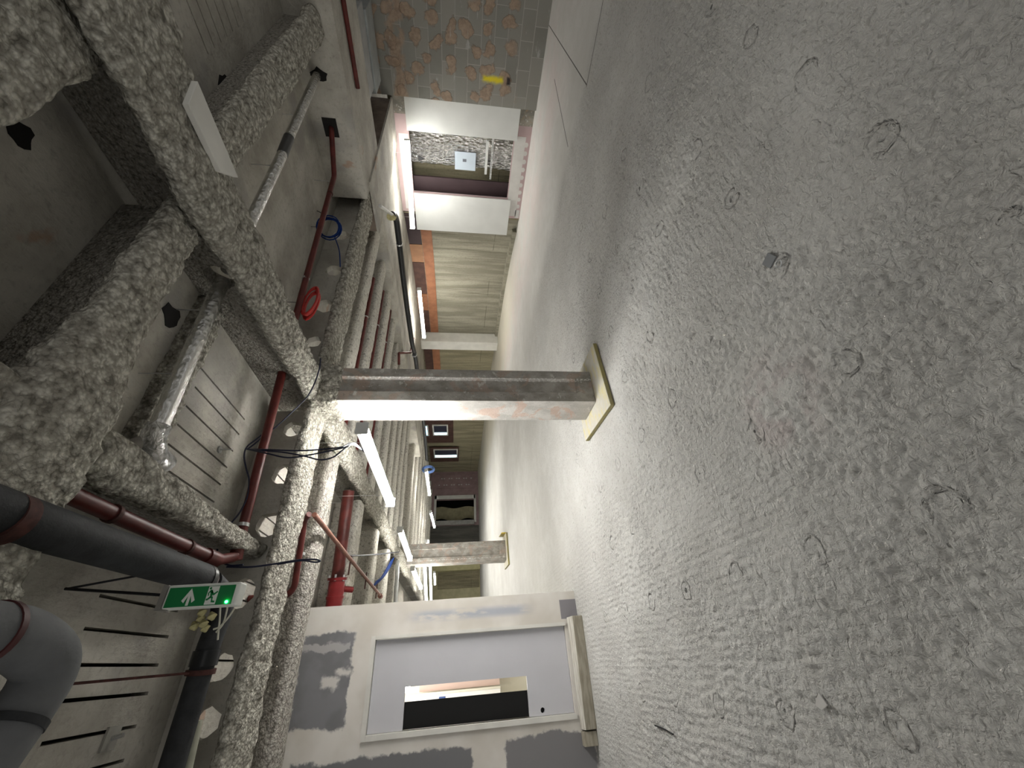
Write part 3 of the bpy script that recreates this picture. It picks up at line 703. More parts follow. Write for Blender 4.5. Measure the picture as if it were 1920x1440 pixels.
# ribs behind the cross beam
order = ['first', 'second', 'third', 'fourth', 'fifth', 'sixth', 'seventh', 'eighth', 'ninth', 'tenth', 'eleventh', 'twelfth', 'thirteenth', 'fourteenth', 'fifteenth', 'sixteenth', 'seventeenth', 'eighteenth', 'nineteenth']
RY = [4.36, 5.08, 5.86, 6.66, 7.45, 8.25, 9.05, 9.85, 10.65]
for k, y in enumerate(RY):
    o = rough_mesh('ceiling_rib', bulb(y, .30, 2.82, .13, .06, ZS-.002), 'x', 2.46, 6.36, .035 if k < 4 else .07, .006, 12, 50+k, SPRAY_PALE, None, .012)
    tag(o, '%s pale rounded ceiling rib behind the cross beam, right of the spine beam' % order[k], 'rib', 'ceiling ribs right of the spine beam')
for k in range(9):
    y = 12.7+k*1.3
    o = rough_mesh('ceiling_rib', bulb(y, .30, 2.84, .13, .06, ZS-.002), 'x', 2.56, 8.6 if y > 13.8 else 6.36, .10, .01, 8, 70+k, SPRAY_PALE, None, .01)
    tag(o, '%s ceiling rib past the far column, toward the end wall' % order[k], 'rib', 'ceiling ribs past the far column')
LY = [(4.42, -3.2, 2.06), (6.02, .70, 2.06), (7.50, .70, 2.06), (9.0, .70, 2.06), (10.5, .70, 2.06)]
for k, (y, a, b) in enumerate(LY):
    o = rough_mesh('ceiling_rib', bulb(y, .34, 2.80, .14, .06, ZS-.002), 'x', a, b, .03 if k < 2 else .05, .008, 13, 90+k, SPRAY_PALE if k else mat_spray('sprayed_rib', (.30, .28, .25), (.50, .48, .43), 30), None, .015)
    tag(o, '%s pale ceiling rib behind the holed cross beam, left of the spine beam' % order[k], 'rib', 'ceiling ribs left of the spine beam')

# ================================================================== PIPES
def clip(parent, p, axis, r, mat=RUST, w=.02):
    d = Vector((1, 0, 0)) if axis == 'x' else Vector((0, 1, 0)); p = Vector(p)
    return MB().tube([p-d*w, p+d*w], r, 16).build('clip', mat, parent, True)
def rod(parent, p, z1, r=.004, name='hanger_rod', mat=STEEL):
    return MB().tube([p, (p[0], p[1], z1)], r, 6).build(name, mat, parent)
# silver foil pipe
t = thing('silver_pipe', 'silver foil-wrapped pipe above the rib, right of the spine beam', 'pipe', (4.0, 1.9, 2.96), 'silver foil pipes')
MB().tube([at(596, 138, 0, 5.46), (4.06, 1.87, 3.0)], .042, 18).build('pipe', FOIL_PIPE, t, True)
MB().tube([(4.06, 1.87, 3.0), (3.80, 1.895, 3.0)], .045, 18).build('joint_tape', plain('dark_duct_tape', (.09, .09, .09), .4, .3), t, True)
MB().tube([(3.80, 1.895, 3.0), (2.30, 1.955, 3.0)], .042, 18).build('pipe', FOIL_PIPE, t, True)
for x in (4.6, 3.6): rod(t, (x, 1.9, 3.03), ZS-.001)
t = thing('silver_pipe', 'silver foil-wrapped pipe left of the spine beam with a crumpled elbow', 'pipe', (1.6, 1.97, 2.96), 'silver foil pipes')
MB().tube([(2.20, 1.955, 3.0), (1.12, 2.03, 3.0)], .044, 18).build('pipe', FOIL_PIPE, t, True)
V = MB().tube(spline([(1.14, 2.03, 3.0), (1.06, 2.035, 3.0), (1.00, 2.08, 2.99), (.985, 2.17, 2.99)], 6), .056, 18)
mesh_ = V.build('elbow', FOIL, t, True)
MB().tube(fillet([(1.05, 2.03, 3.02), (.99, 1.99, 3.06), (.88, 1.90, 3.195)], .03), .04, 14).build('riser', plain('dusty_sleeve', (.30, .28, .25), .9), t, True)
for x in (1.95, 1.45): rod(t, (x, 1.985, 3.03), ZS-.001)

# red sprinkler pipes
t = thing('red_pipe', 'dark red pipe leaving the square hole and rising toward the spine beam', 'pipe', (4, 2.8, 2.9), 'red sprinkler pipes')
MB().tube(fillet([(5.5, 2.33, 3.0), (5.36, 2.36, 2.98), (5.05, 2.73, 2.98), (3.3, 2.86, 2.97), (2.28, 2.95, 2.97)], .05), .030, 14).build('pipe', RED, t, True)
for x in (4.7, 3.3, 2.75): clip(t, (x, 2.76+(4.7-x)*.075, 2.975), 'x', .035, STEEL if x < 4 else RUST, .012)
rod(t, (4.95, 2.745, 3.0), ZS-.001)
t = thing('red_pipe', 'dark red pipe crossing under the slab from spine beam to elbow by the black pipe', 'pipe', (1.2, 3.0, 2.9), 'red sprinkler pipes')
MB().tube(fillet([(2.26, 2.98, 2.97), (.72, 3.12, 2.95), (.655, 2.9, 2.95), (.655, .6, 2.95)], .05), .034, 16).build('pipe', RED, t, True)
clip(t, (.93, 3.10, 2.953), 'x', .038, STEEL, .012)
MB().tube([(.80, 3.112, 2.951), (.70, 3.122, 2.949)], .042, 16).build('coupling', RED, t, True)
MB().tube([(.655, 2.90, 2.95), (.655, 2.76, 2.95)], .043, 16).build('coupling', RED, t, True)
for y in (2.55, 1.95, 1.35):
    MB().tube([(.655, y-.012, 2.95), (.655, y+.012, 2.95)], .041, 16).build('clip', RUST, t, True)
t = thing('red_pipe', 'dark red pipe strapped to the edge soffit at the upper right', 'pipe', (5.9, .8, 2.66), 'red sprinkler pipes')
MB().tube([(5.86, -2.0, 2.69), (5.86, 2.05, 2.69)], .026, 12).build('pipe', RED, t, True)
t = thing('red_pipe', 'dark red pipe running behind the edge soffit beside the block wall', 'pipe', (7.1, .2, 2.9), 'red sprinkler pipes')
MB().tube([(7.0, -2, 2.84), (7.0, 1.75, 2.84)], .05, 12).build('pipe', RUST, t, True)
for k, (y, a, b, z) in enumerate([(4.62, 2.5, 5.4, 2.86), (5.34, 2.5, 5.9, 2.86), (6.14, 2.5, 6.2, 2.86)]):
    t = thing('red_pipe', ['dark red pipe tucked behind the first rib, right of the spine beam', 'dark red pipe tucked behind the second rib, right of the spine beam', 'dark red pipe tucked behind the third rib, right of the spine beam'][k], 'pipe', ((a+b)/2, y, z-.03), 'red sprinkler pipes')
    MB().tube([(a, y, z), (b, y, z)], .034, 12).build('pipe', RED, t, True)
    for x in (a+.6, b-.9): clip(t, (x, y, z), 'x', .038, STEEL, .01)
t = thing('red_pipe', 'thin dark red pipe with a square bend before the low bulkhead', 'pipe', (5.9, 7.3, 2.7), 'red sprinkler pipes')
MB().tube(fillet([at(748, 684, 2, 2.78), at(748, 662, 2, 2.78), at(770, 661, 2, 2.70), at(776, 635, 2, 2.70)], .05), .030, 10).build('pipe', RED, t, True)
t = thing('red_pipe', 'dark red pipe just behind the holed cross beam, ending in a bend', 'pipe', (1, 4.1, 2.82), 'red sprinkler pipes')
MB().tube(fillet([(1.225, 3.83, 2.775), (1.20, 3.90, 2.83), (.66, 4.05, 2.84), (.60, 4.05, 2.88), (.59, 4.05, 3.19)], .05), .027, 12).build('pipe', RED, t, True)
clip(t, (.93, 4.035, 2.84), 'x', .034, STEEL, .012)
t = thing('copper_pipe', 'thin brown pipe running lengthwise under the ribs, left of the spine beam', 'pipe', (1.15, 5.9, 2.7))
MB().tube([(1.225, 3.84, 2.735), (1.18, 5.1, 2.735), (1.09, 8.0, 2.735)], .022, 12).build('pipe', COPPER, t, True)
clip(t, (1.225, 4.4, 2.757), 'y', .03, STEEL, .01)
for y in (5.5, 6.6, 7.6): MB().box((1.0, y-.012, 2.735), (1.22, y+.012, 2.75)).build('bracket', RUST, t)
MB().tube([(1.09, 7.95, 2.74), (1.088, 8.06, 2.74)], .04, 12).build('end_cap', COPPER, t, True)
t = thing('large_red_pipe', 'thick red fire main with a bright red valve above the partition end', 'pipe', (1.4, 5.6, 2.8))
MB().tube([(2.05, 5.48, 2.90), (.98, 5.64, 2.90)], .075, 20).build('pipe', RED, t, True)
MB().tube([(1.00, 5.637, 2.90), (.97, 5.642, 2.90)], .115, 20).build('flange', RED_BRIGHT, t, True)
MB().tube([(.80, 5.67, 2.90), (.77, 5.675, 2.90)], .105, 20).build('flange', RED_BRIGHT, t, True)
MB().tube([(.97, 5.642, 2.90), (.93, 5.648, 2.90), (.88, 5.655, 2.90), (.80, 5.67, 2.90), (.66, 5.69, 2.90)], .095, 20).build('valve_body', RED_BRIGHT, t, True)
for k in range(6):
    a_ = k*math.pi/3; MB().tube([(1.02, 5.635+.1*math.cos(a_), 2.90+.1*math.sin(a_)), (.95, 5.645+.1*math.cos(a_), 2.90+.1*math.sin(a_))], .012, 6).build('bolt', STEEL, t)
MB().tube([(.885, 5.66, 2.90), (.87, 5.75, 2.72)], .035, 12).build('spigot', RED_BRIGHT, t, True)
rod(t, (1.9, 5.5, 2.97), ZS-.001); 

# black lagged pipes
t = thing('black_pipe', 'thick black lagged pipe coming from overhead beside the red pipe', 'pipe', (.48, 1.9, 2.75), 'black lagged pipes')
MB().tube([(.475, .4, 2.86), (.505, 2.62, 2.86)], .072, 24).build('pipe', BLACK, t, True)
MB().tube([(.50, 2.62, 2.86), (.50, 2.66, 2.86)], .077, 24).build('end_collar', BLACKPIPE, t, True)
vv = MB()
for k in range(3): vv.tube([(.50, 2.665+k*.018, 2.86), (.50, 2.675+k*.018, 2.86)], .068-k*.006, 20)
vv.build('ribbed_fitting', plain('grey_fitting', (.16, .13, .14), .4), t, True)
MB().tube([(.482, 1.42, 2.86), (.482, 1.47, 2.86)], .078, 24).build('clip', RUST, t, True)
rod(t, (.58, 1.44, 2.86), ZS-.001, .007, 'hanger_rod', RUST)
t = thing('black_pipe', 'black lagged pipe running left below the holes, under the exit sign', 'pipe', (0, 3.0, 2.75), 'black lagged pipes')
MB().tube(fillet([(.50, 2.73, 2.86), (.46, 2.95, 2.87), (.36, 3.0, 2.87), (.22, 2.96, 2.87), (-.05, 2.98, 2.88), (-3, 3.05, 2.90)], .10), .060, 20).build('pipe', BLACK, t, True)
MB().tube([(.175, 2.965, 2.872), (.10, 2.97, 2.874)], .070, 20).build('coupling', BLACKPIPE, t, True)
MB().tube([(.085, 2.97, 2.875), (.06, 2.972, 2.876)], .074, 20).build('clip', RUST, t, True)
MB().tube([(.07, 2.9, 2.90), (.055, 2.47, ZS-.01)], .006, 8).build('hanger_rod', RUST, t)
fo = MB(); rnd = random.Random(3)
for k in range(7):
    c_ = Vector((.33+rnd.uniform(-.05, .05), 2.90+rnd.uniform(-.03, .03), 2.90+rnd.uniform(-.03, .07))); fo.tube([c_-Vector((.02, 0, .01)), c_, c_+Vector((.025, .005, .015))], lambda u: .006+.020*math.sin(math.pi*u), 10)
fo.build('insulating_foam', FOAM, t, True)
MB().tube([(-.15, 3.06, 2.86), (-.6, 3.08, 2.83), (-1.2, 3.1, 2.83)], .03, 12).build('pale_liner', plain('pale_liner', (.30, .30, .24), .7), t, True)

# big grey lagged pipe at the lower left of the picture
t = thing('grey_pipe', 'large grey lagged pipe bending overhead at the camera', 'pipe', (.1, 1.5, 2.5))
MB().tube(fillet([(.168, .3, 2.74), (.166, 1.57, 2.74), (.095, 1.75, 2.74), (-.11, 1.68, 2.74), (-1.1, 1.22, 2.74)], .12, 10), .078, 28).build('pipe', GREY_LAG, t, True)
MB().tube([(.166, 1.46, 2.74), (.166, 1.48, 2.74)], .083, 28).build('joint_band', plain('dark_red_band', (.05, .012, .012), .6), t, True)
MB().tube([(-.04, 1.702, 2.74), (-.06, 1.695, 2.74)], .083, 28).build('joint_band', BLACK, t, True)

# black pipe by the right wall
t = thing('black_drain_pipe', 'slim black drain pipe hung below the bulkhead along the right wall', 'pipe', (6.9, 8, 2.5))
MB().tube(spline([(6.60, 4.18, 2.62), (6.78, 4.32, 2.60), (6.86, 4.62, 2.60), (6.78, 5.9, 2.60), (6.82, 7.8, 2.60), (7.08, 9.1, 2.60), (7.05, 12.7, 2.60), (6.75, 14.8, 2.60)], 6), .058, 16).build('pipe', BLACKPIPE, t, True)
MB().tube([(5.6, 3.42, 2.60), (6.62, 4.20, 2.61)], .026, 10).build('branch_pipe', plain('pale_pipe', (.45, .44, .41), .6), t, True)
MB().tube([(6.50, 4.16, 2.64), (6.66, 4.26, 2.62)], .062, 14).build('coupling', FOAM, t, True)
for y, x in ((4.95, 6.84), (6.9, 6.80), (8.5, 6.94)):
    MB().tube([(x, y-.014, 2.60), (x, y+.014, 2.60)], .066, 16).build('clip', STEEL, t, True)
    rod(t, (x, y, 2.66), 2.739)
t = thing('steel_conduit', 'bright galvanised pipe crossing beyond the blue cable bundle', 'pipe', (1.6, 10.3, 2.7))
MB().tube([(2.06, 9.95, 2.75), (.75, 10.30, 2.75)], .045, 14).build('pipe', STEEL, t, True)
# metal trunking near the block wall
t = thing('metal_trunking', 'pale grey metal trunking boxes before the top of the block wall', 'trunking', (7.5, 2.2, 2.7))
bevel(MB().box((6.95, 1.60, 2.80), (7.55, 2.62, 2.95)).build('box', plain('grey_trunking', (.34, .35, .35), .5, .2), t), .01)
bevel(MB().box((7.62, 1.70, 2.78), (8.18, 2.72, 2.93)).build('box', plain('grey_trunking_b', (.28, .30, .30), .5, .2), t), .01)
MB().box((6.95, 1.62, 2.95), (8.1, 1.68, ZS-.001)).build('bracket', STEEL, t)

# holes and pads on the slab and edge soffit
def patch(name, label, cat, u, v, ax, val, r, mat, seed, sx=1.0, th=.004, group=None):
    c_ = at(u, v, ax, val); pts = []
    rnd = random.Random(seed)
    for k in range(14):
        a = 2*math.pi*k/14; q = r*(1+rnd.uniform(-.25, .2))
        if ax == 2: pts.append((c_.x+q*sx*math.cos(a), c_.y+q*math.sin(a), val-th))
        elif ax == 0: pts.append((val-th, c_.y+q*sx*math.cos(a), c_.z+q*math.sin(a)))
    mb = MB().poly(pts, (0, 0, th*.9) if ax == 2 else (th*.9, 0, 0))
    return tag(mb.build(name, mat), label, cat, group)
patch('ceiling_hole', 'dark round hole broken through the slab beside the nearest rib', 'hole', 320, 592, 2, ZS, .075, VOID, 1)
patch('ceiling_hole', 'small dark hole in the slab at the upper left corner', 'hole', 38, 252, 2, ZS, .05, VOID, 2)
patch('ceiling_hole', 'dark hole around the silver pipe in the edge soffit side', 'hole', 597, 140, 0, 5.42, .085, VOID, 3, .8)
c_ = at(621, 240, 0, 5.42)
tag(MB().box((5.416, c_.y-.11, c_.z-.075), (5.4195, c_.y+.10, c_.z+.085)).build('ceiling_hole', VOID), 'square dark hole the red pipe leaves from', 'hole')
patch('ceiling_hole', 'dark hole above the pale strip, right of the spine beam', 'hole', 421, 158, 2, ZS, .06, VOID, 5, 1.6)

# ================================================================== CABLES
def cable(label, pts, r, mat, name='cable', group='loose dark cables', n=8):
    return tag(MB().tube(spline(pts, n), r, 8).build(name, mat, smooth=True), label, 'cable', group)
PY = 3.05
def c(*q, y=PY): return [at(a, b, 1, y) for a, b in q]
cable('thin dark cable looping from the column head to the red pipe', c((601, 672), (599, 690), (590, 718), (575, 745), (545, 775), (518, 800), (500, 812), (480, 830), (463, 843)), .006, CABLE)
cable('thin dark cable hanging down beside the crossing red pipe', c((500, 808), (480, 824), (463, 838), (458, 855), (462, 880), (467, 900), (464, 930), (450, 960), (430, 985), (412, 1010), (407, 1035), (412, 1050), (430, 1060), (456, 1059)), .006, CABLE)
L1P = Vector((1.73, 3.55, 2.32))
e0 = at(463, 842, 1, PY)
cable('upper straight cable of the trio from slab hook to the nearest lamp', [e0, *c((500, 843), (560, 845), (610, 842), (640, 838), y=2.95), at(660, 832, 1, 3.2), L1P], .006, CABLE)
cable('middle sagging cable of the trio from slab hook to the nearest lamp', [e0, *c((500, 850), (540, 858), (580, 853), (620, 845), (650, 838), y=2.95), at(662, 834, 1, 3.2), L1P+Vector((0, .03, 0))], .006, CABLE)
cable('lowest sagging cable of the trio from slab hook to the nearest lamp', [e0, *c((490, 845), (530, 848), (570, 855), (600, 862), (625, 857), (645, 842), y=2.95), at(664, 831, 1, 3.2), L1P+Vector((0, .06, 0))], .006, CABLE)
cable('dark cable looping forward from the red elbow across the cross beam', c((425, 1063), (470, 1063), (510, 1058), (560, 1050), (590, 1049), (600, 1052), (590, 1054), (565, 1051), (520, 1058)), .006, CABLE)
cable('thin black cable crossing the slab to the blue coil', [at(548, 372, 1, 3.0), at(572, 385, 1, 3.02), at(600, 398, 1, 3.03), at(613, 407, 1, 3.04)], .005, CABLE_BLACK)
def coil(label, ctr, R, tilt, loops, r, mat, seed, sx=1.0, sz=1.0, name='cable_coil'):
    rnd = random.Random(seed); pts = []
    for k in range(loops*20+1):
        a = 2*math.pi*k/20; q = R*(1+.10*math.sin(a*.37+seed)+rnd.uniform(-.02, .02))
        v = Vector((math.cos(a)*q*sx, .035*math.sin(a*.21+1), math.sin(a)*q*sz))
        v.rotate(Matrix.Rotation(tilt, 3, 'Z')); pts.append(Vector(ctr)+v)
    o = tag(MB().tube(pts, r, 7).build(name, mat, smooth=True), label, 'coil', 'coils of cable')
    tz = max(p.z for p in pts); MB().tube([(ctr[0], ctr[1], tz-.02), (ctr[0], ctr[1], ZS-.001)], .003, 5).build('tie_wire', CABLE_BLACK, o)
    return o
coil('dark blue cable coil hanging before the cross beam', at(617, 427, 1, 3.02), .125, -.5, 7, .007, BLUE, 1)
cable('blue cable tail hanging from the blue coil', [at(628, 445, 1, 3.02), at(636, 470, 1, 3.05), at(638, 500, 1, 3.1)], .006, BLUE)
coil('bright red cable coil hanging by the spine beam', at(583, 568, 1, 2.98), .205, .10, 10, .010, REDCABLE, 2, 1.0, .27)
coil('pale blue cable coil far off before the right wall', at(803, 880, 2, 2.60), .22, .6, 5, .03, BLUE_PALE, 3)
t = thing('cable_bundle', 'blue cable bundle sagging beside the spine beam, beyond the thin brown pipe', 'cable', (1.5, 8, 2.5), 'loose dark cables')
for k in range(6):
    o_ = k*.9
    MB().tube(spline([at(738-o_, 1046+o_, 2, 2.745), at(733-o_, 1060, 2, 2.74-.006*k), at(722-o_*1.5, 1078+o_, 2, 2.74-.006*k), at(711-o_, 1090, 2, 2.745), at(701, 1098, 2, 2.76)], 6), .012, 6).build('cable', BLUE, t, True)
cable('grey-blue cable strung straight across to the far spine beam', [at(655, 1042, 2, 2.80), at(700, 1040, 2, 2.78), at(748, 1035, 2, 2.74)], .010, CABLE)
# pale wires below the exit sign
t = thing('pale_wires', 'loose pale wires dangling under the exit sign', 'cable', (.33, 2.75, 2.85))
for k, (a, b, c3, d) in enumerate([((413, 1138), (412, 1160), (410, 1180), (408, 1200)), ((427, 1134), (424, 1150), (418, 1170), (405, 1186)), ((440, 1140), (428, 1158), (412, 1175), (400, 1180))]):
    MB().tube(spline([at(*q, 1, 2.6) for q in (a, b, c3, d)], 5), .0045, 6).build('wire', plain('pale_wire_%d' % k, (.45, .44, .36), .5), t, True)

# ================================================================== EXIT SIGN
SY = 2.2
A_, B_, C_, D_ = at(320, 1102, 1, SY), at(443, 1099, 1, SY), at(431, 1130, 1, SY), at(307, 1140, 1, SY)
sx0, sx1, sz0, sz1 = .304, .384, 2.468, 2.746
t = thing('exit_sign', 'green emergency exit sign with white arrow and running figure, hung on end', 'sign', ((sx0+sx1)/2, SY+.03, sz0-.02))
def sg(u, v, y=SY): return (sx0+(sx1-sx0)*v, y, sz1-(sz1-sz0)*u)     # u runs down the sign, v toward its right edge
bevel(MB().box((sx0-.004, SY+.004, sz0-.018), (sx1+.013, SY+.075, sz1+.012)).build('housing', SIGNWHITE, t), .008, 3)
MB().box((sx0-.01, SY+.001, sz1+.012), (sx1+.014, SY+.08, sz1+.034)).build('end_cap', plain('grey_cap', (.22, .21, .19), .5), t)
MB().box((sx0, SY, sz0), (sx1, SY+.0045, sz1)).build('green_panel', GREEN, t)
def glyph(name, pts, mat, y): return MB().poly([sg(u, v, y) for u, v in pts], (0, .0008, 0)).build(name, mat, t)
glyph('arrow', [(.335, .92), (.235, .30), (.275, .18), (.315, .55), (.315, .04), (.355, .04), (.355, .55), (.395, .18), (.435, .30)], SIGNWHITE, SY-.0012)
glyph('door_pictogram', [(.595, .03), (.76, .03), (.76, .97), (.595, .97)], SIGNWHITE, SY-.0012)
mb = MB()
def gp(pts): mb.poly([sg(u, v, SY-.0022) for u, v in pts], (0, .0008, 0))
gp([(.628+.018*math.cos(a*math.pi/5), .87+.062*math.sin(a*math.pi/5)) for a in range(10)])
gp([(.632, .80), (.668, .78), (.688, .48), (.655, .44)])
gp([(.66, .76), (.70, .60), (.745, .72), (.757, .66), (.70, .48), (.652, .66)])
gp([(.635, .78), (.605, .62), (.618, .46), (.630, .50), (.624, .62), (.650, .70)])
gp([(.660, .48), (.700, .42), (.705, .24), (.745, .20), (.742, .12), (.690, .14), (.682, .34), (.650, .42)])
gp([(.655, .46), (.675, .38), (.625, .24), (.602, .26), (.602, .34), (.62, .34)])
mb.build('running_figure', GREEN, t)
MB().tube([sg(.93, .12, SY-.004), sg(.93, .12, SY+.002)], .006, 12).build('status_light', LEDEM, t)
MB().tube([(.36, SY+.03, sz1+.03), at(122, 1104, 2, ZS-.012)], .0065, 6).build('hanger_rod', CABLE_BLACK, t)
MB().tube([at(311, 1070, 2, 2.90), at(125, 1104, 2, ZS-.012)], .005, 6).build('hanger_rod', CABLE_BLACK, t)

# little bits on the near slab
a = at(205, 1385, 2, ZS)
t = thing('mounting_plate', 'small plate with a bolt screwed to the slab over the camera', 'plate', a)
MB().box((a.x-.05, a.y-.05, ZS-.012), (a.x+.05, a.y+.05, ZS-.001)).build('plate', plain('grey_plate', (.30, .29, .26), .7), t)
MB().tube([(a.x, a.y, ZS-.012), (a.x+.01, a.y, ZS-.06)], .01, 8).build('bolt', STEEL, t)
for k, (u, v, L_) in enumerate([(410, 843, .10)]):
    a = at(u, v, 2, ZS)
    t = thing('washer_bolt', 'bolt with round washer hanging from the slab among the joints', 'bolt', a)
    MB().tube([(a.x, a.y, ZS-.001), (a.x, a.y, ZS-.09)], .005, 8).build('bolt', STEEL, t)
    MB().tube([(a.x, a.y, ZS-.012), (a.x, a.y, ZS-.001)], .025, 14).build('washer', STEEL, t)

# ================================================================== LAMPS
def lamp(label, a, b, w=.11, first=[None]):
    a, b = Vector(a), Vector(b); mid = (a+b)/2; L = (b-a).length; ang = math.atan2(b.y-a.y, b.x-a.x)
    if first[0] is None:
        t = thing('batten_lamp', label, 'lamp', (0, 0, 0), 'lit batten lamps')
        bevel(MB().box((-.5, -.030, .012), (.5, .030, .070)).build('housing', WHITE, t), .006)
        mb = MB(); n = 10; V = []
        for i, x in enumerate((-.497, .497)):
            for k in range(n+1):
                q = math.pi*k/n; V.append((x, -.052*math.cos(q), .012-.042*math.sin(q)))
        F = [(k, k+1, n+1+k+1, n+1+k) for k in range(n)]+[(n, 0, n+1, 2*n+1)]
        F += [tuple(range(n, -1, -1)), tuple(range(n+1, 2*n+2))]
        mb._a(V, F); mb.build('diffuser', LAMPEM, t, True)
        for s_ in (-1, 1):
            MB().box((s_*.5-.006, -.055, -.034), (s_*.5+.006, .055, .072)).build('end_cap', WHITE, t)
            MB().tube([(s_*.36, 0, .07), (s_*.36, 0, 1.0)], .0025, 5).build('suspension_wire', STEEL, t)
        first[0] = t
    else:
        t = first[0].copy(); COL.objects.link(t)
        for ch in list(first[0].children):
            q = ch.copy(); COL.objects.link(q); q.parent = t
        t['label'] = label
    return t, mid, L, ang, w
specs = [
 ('brightest batten lamp, just behind and left of the nearest column', at(683, 803, 2, 2.235), at(735, 942, 2, 2.235), 2.84),
 ('batten lamp before the top of the far column', at(752, 993, 2, 2.40), at(770, 1047, 2, 2.40), 2.9),
 ('slanting batten lamp left of the far column, above the partition end', (1.90, 10.1, 2.40), (1.91, 12.9, 2.40), 2.80),
 ('higher of the twin long lamps past the far column', (2.72, 13.9, 2.40), (1.91, 15.6, 2.40), 3.1),
 ('lower of the twin long lamps past the far column', (3.30, 16.9, 2.40), (2.29, 18.8, 2.40), 3.1),
 ('smallest lamp near the end wall, right above the dark panel', (3.68, 20.7, 2.40), (3.34, 21.8, 2.40), 3.1),
 ('tiny end-on lamp right of the far column', (3.50, 14.2, 2.40), (3.66, 14.9, 2.40), 3.19),
 ('lamp above the far doorway', (4.96, 15.7, 2.40), (5.31, 19.0, 2.40), 3.19),
 ('lamp just under the pale blue coil', (5.28, 12.4, 2.40), (5.25, 14.56, 2.40), 3.19),
 ('batten lamp across the riser opening at the right wall', at(765, 262, 2, 2.43), at(775, 428, 2, 2.43), 2.74),
 ('batten lamp before the orange plywood strip', at(787, 542, 2, 2.45), at(796, 632, 2, 2.45), 2.74),
]
for lb, a, b, top in specs:
    t, mid, L, ang, w = lamp(lb, a, b)
    t.location = mid; t.rotation_euler = (0, 0, ang); t.scale = (1, 1, 1)
    for ch in t.children:
        n_ = ch.name.split('.')[0]
        if n_ in ('housing', 'diffuser'): ch.scale = (L, 1, 1)
        if n_ == 'diffuser' and lb != specs[0][0]: ch.material_slots[0].link = 'OBJECT'; ch.material_slots[0].material = LAMPEM_DIM if 'riser' in lb or 'plywood' in lb else LAMPEM_FAR
        elif n_ == 'end_cap': ch.location.x = (L/2-.5)*(1 if ch.data.vertices[0].co.x > 0 else -1)
        elif n_ == 'suspension_wire':
            ch.scale = (1, 1, (top-mid.z-.001)); ch.location.x = (L*.36-.36)*(1 if ch.data.vertices[0].co.x > 0 else -1)
# corridor lamp
a = at(764, 1289, 1, 6.3)
t = thing('wall_lamp', 'glaring corridor lamp glimpsed at the top corner of the cut-out', 'lamp', (a.x, a.y, a.z))
MB().tube([(a.x, a.y, a.z-.03), (a.x, a.y, a.z), (a.x, a.y, a.z+.05)], .05, 16).build('glass', ROOMEM, t, True)
MB().tube([(a.x, a.y, a.z+.05), (a.x, a.y, 2.699)], .01, 8).build('stem', WHITE, t)
ld = bpy.data.lights.new('corridor_light', 'AREA'); ld.shape = 'RECTANGLE'; ld.size = .8; ld.size_y = 1.6; ld.energy = 9; ld.color = (1, .97, .92)
lo_ = bpy.data.objects.new('corridor_light', ld); COL.objects.link(lo_); lo_.location = (-.5, 6.9, 2.66)

# ================================================================== RIGHT WALL THINGS
def leanboard(label, y0, y1, z0, z1, x, tilt):
    o = MB().hexa([(x, y0, z0), (x+.022, y0, z0), (x+.022, y1, z0), (x, y1, z0)], [(x+tilt, y0, z1), (x+tilt+.022, y0, z1), (x+tilt+.022, y1, z1), (x+tilt, y1, z1)]).build('white_board', WHITE)
    return bevel(tag(o, label, 'board', 'white boards beside the riser opening'), .002)
leanboard('white board between block wall and riser opening', 3.07, 3.672, .285, 2.485, 8.70, 0)
leanboard('white board on the far side of the riser opening', 4.945, 5.86, .262, 2.45, 8.70, 0)
t = thing('foil_duct', 'crumpled silver foil duct standing in the riser opening', 'duct', (9.25, 4.25, .0))
V, F = [], []
ny, nz = 34, 110; ys = np.linspace(0, 1, ny); zs = np.linspace(0, 1, nz)
g = np.array([[9.02+.16*(abs(2*u-1)**3), 3.88+.62*u, .02+2.66*v] for v in zs for u in ys]); nn = vnoise(g*np.array([9, 22, 6.]), 5)*.5+vnoise(g*np.array([20, 45, 22.]), 6)*.4
g[:, 0] += nn*.018; g[:, 1] += vnoise(g*14, 8)*.02*(np.abs(np.tile(ys, nz)*2-1) > .9)
F = [(j*ny+i, j*ny+i+1, (j+1)*ny+i+1, (j+1)*ny+i) for j in range(nz-1) for i in range(ny-1)]
nb = len(g); back = [(9.45, 3.88, .02), (9.45, 4.50, .02), (9.45, 4.50, 2.68), (9.45, 3.88, 2.68)]
V = np.vstack([g, np.array(back)])
F.append(tuple([j*ny for j in range(nz)][::-1]+[nb, nb+3])); F.append(tuple([j*ny+ny-1 for j in range(nz)]+[nb+2, nb+1]))
F.append((nb, nb+1, nb+2, nb+3))
mesh_obj('foil_wrap', V, F, FOIL, t, True)
a0, a1 = at(853, 283, 0, 8.99), at(891, 320, 0, 8.99)
MB().box((8.975, a0.y, a1.z), (8.99, a1.y, a0.z)).build('access_panel', AQUA, t)
b0 = at(871, 301, 0, 8.97); MB().box((8.971, b0.y-.03, b0.z-.04), (8.9745, b0.y+.03, b0.z+.04)).build('label', plain('label_grey', (.12, .13, .15), .5), t)
b0 = at(789, 297, 0, 8.96); MB().poly([(8.96, b0.y-.06, b0.z+.05), (8.96, b0.y+.06, b0.z+.05), (8.96, b0.y, b0.z-.09)], (.004, 0, 0)).build('warning_triangle', BLACKTAPE, t)
MB().box((8.975, 3.84, .84), (9.0, 4.54, .89)).build('band', WHITE, t)
t = thing('perforated_strap', 'perforated steel strap across the foot of the foil duct', 'strap', (8.94, 4.2, .7))
mb = MB(); 
for k in range(22): mb.box((8.945, 3.72+k*.042, .735), (8.955, 3.745+k*.042, .775))
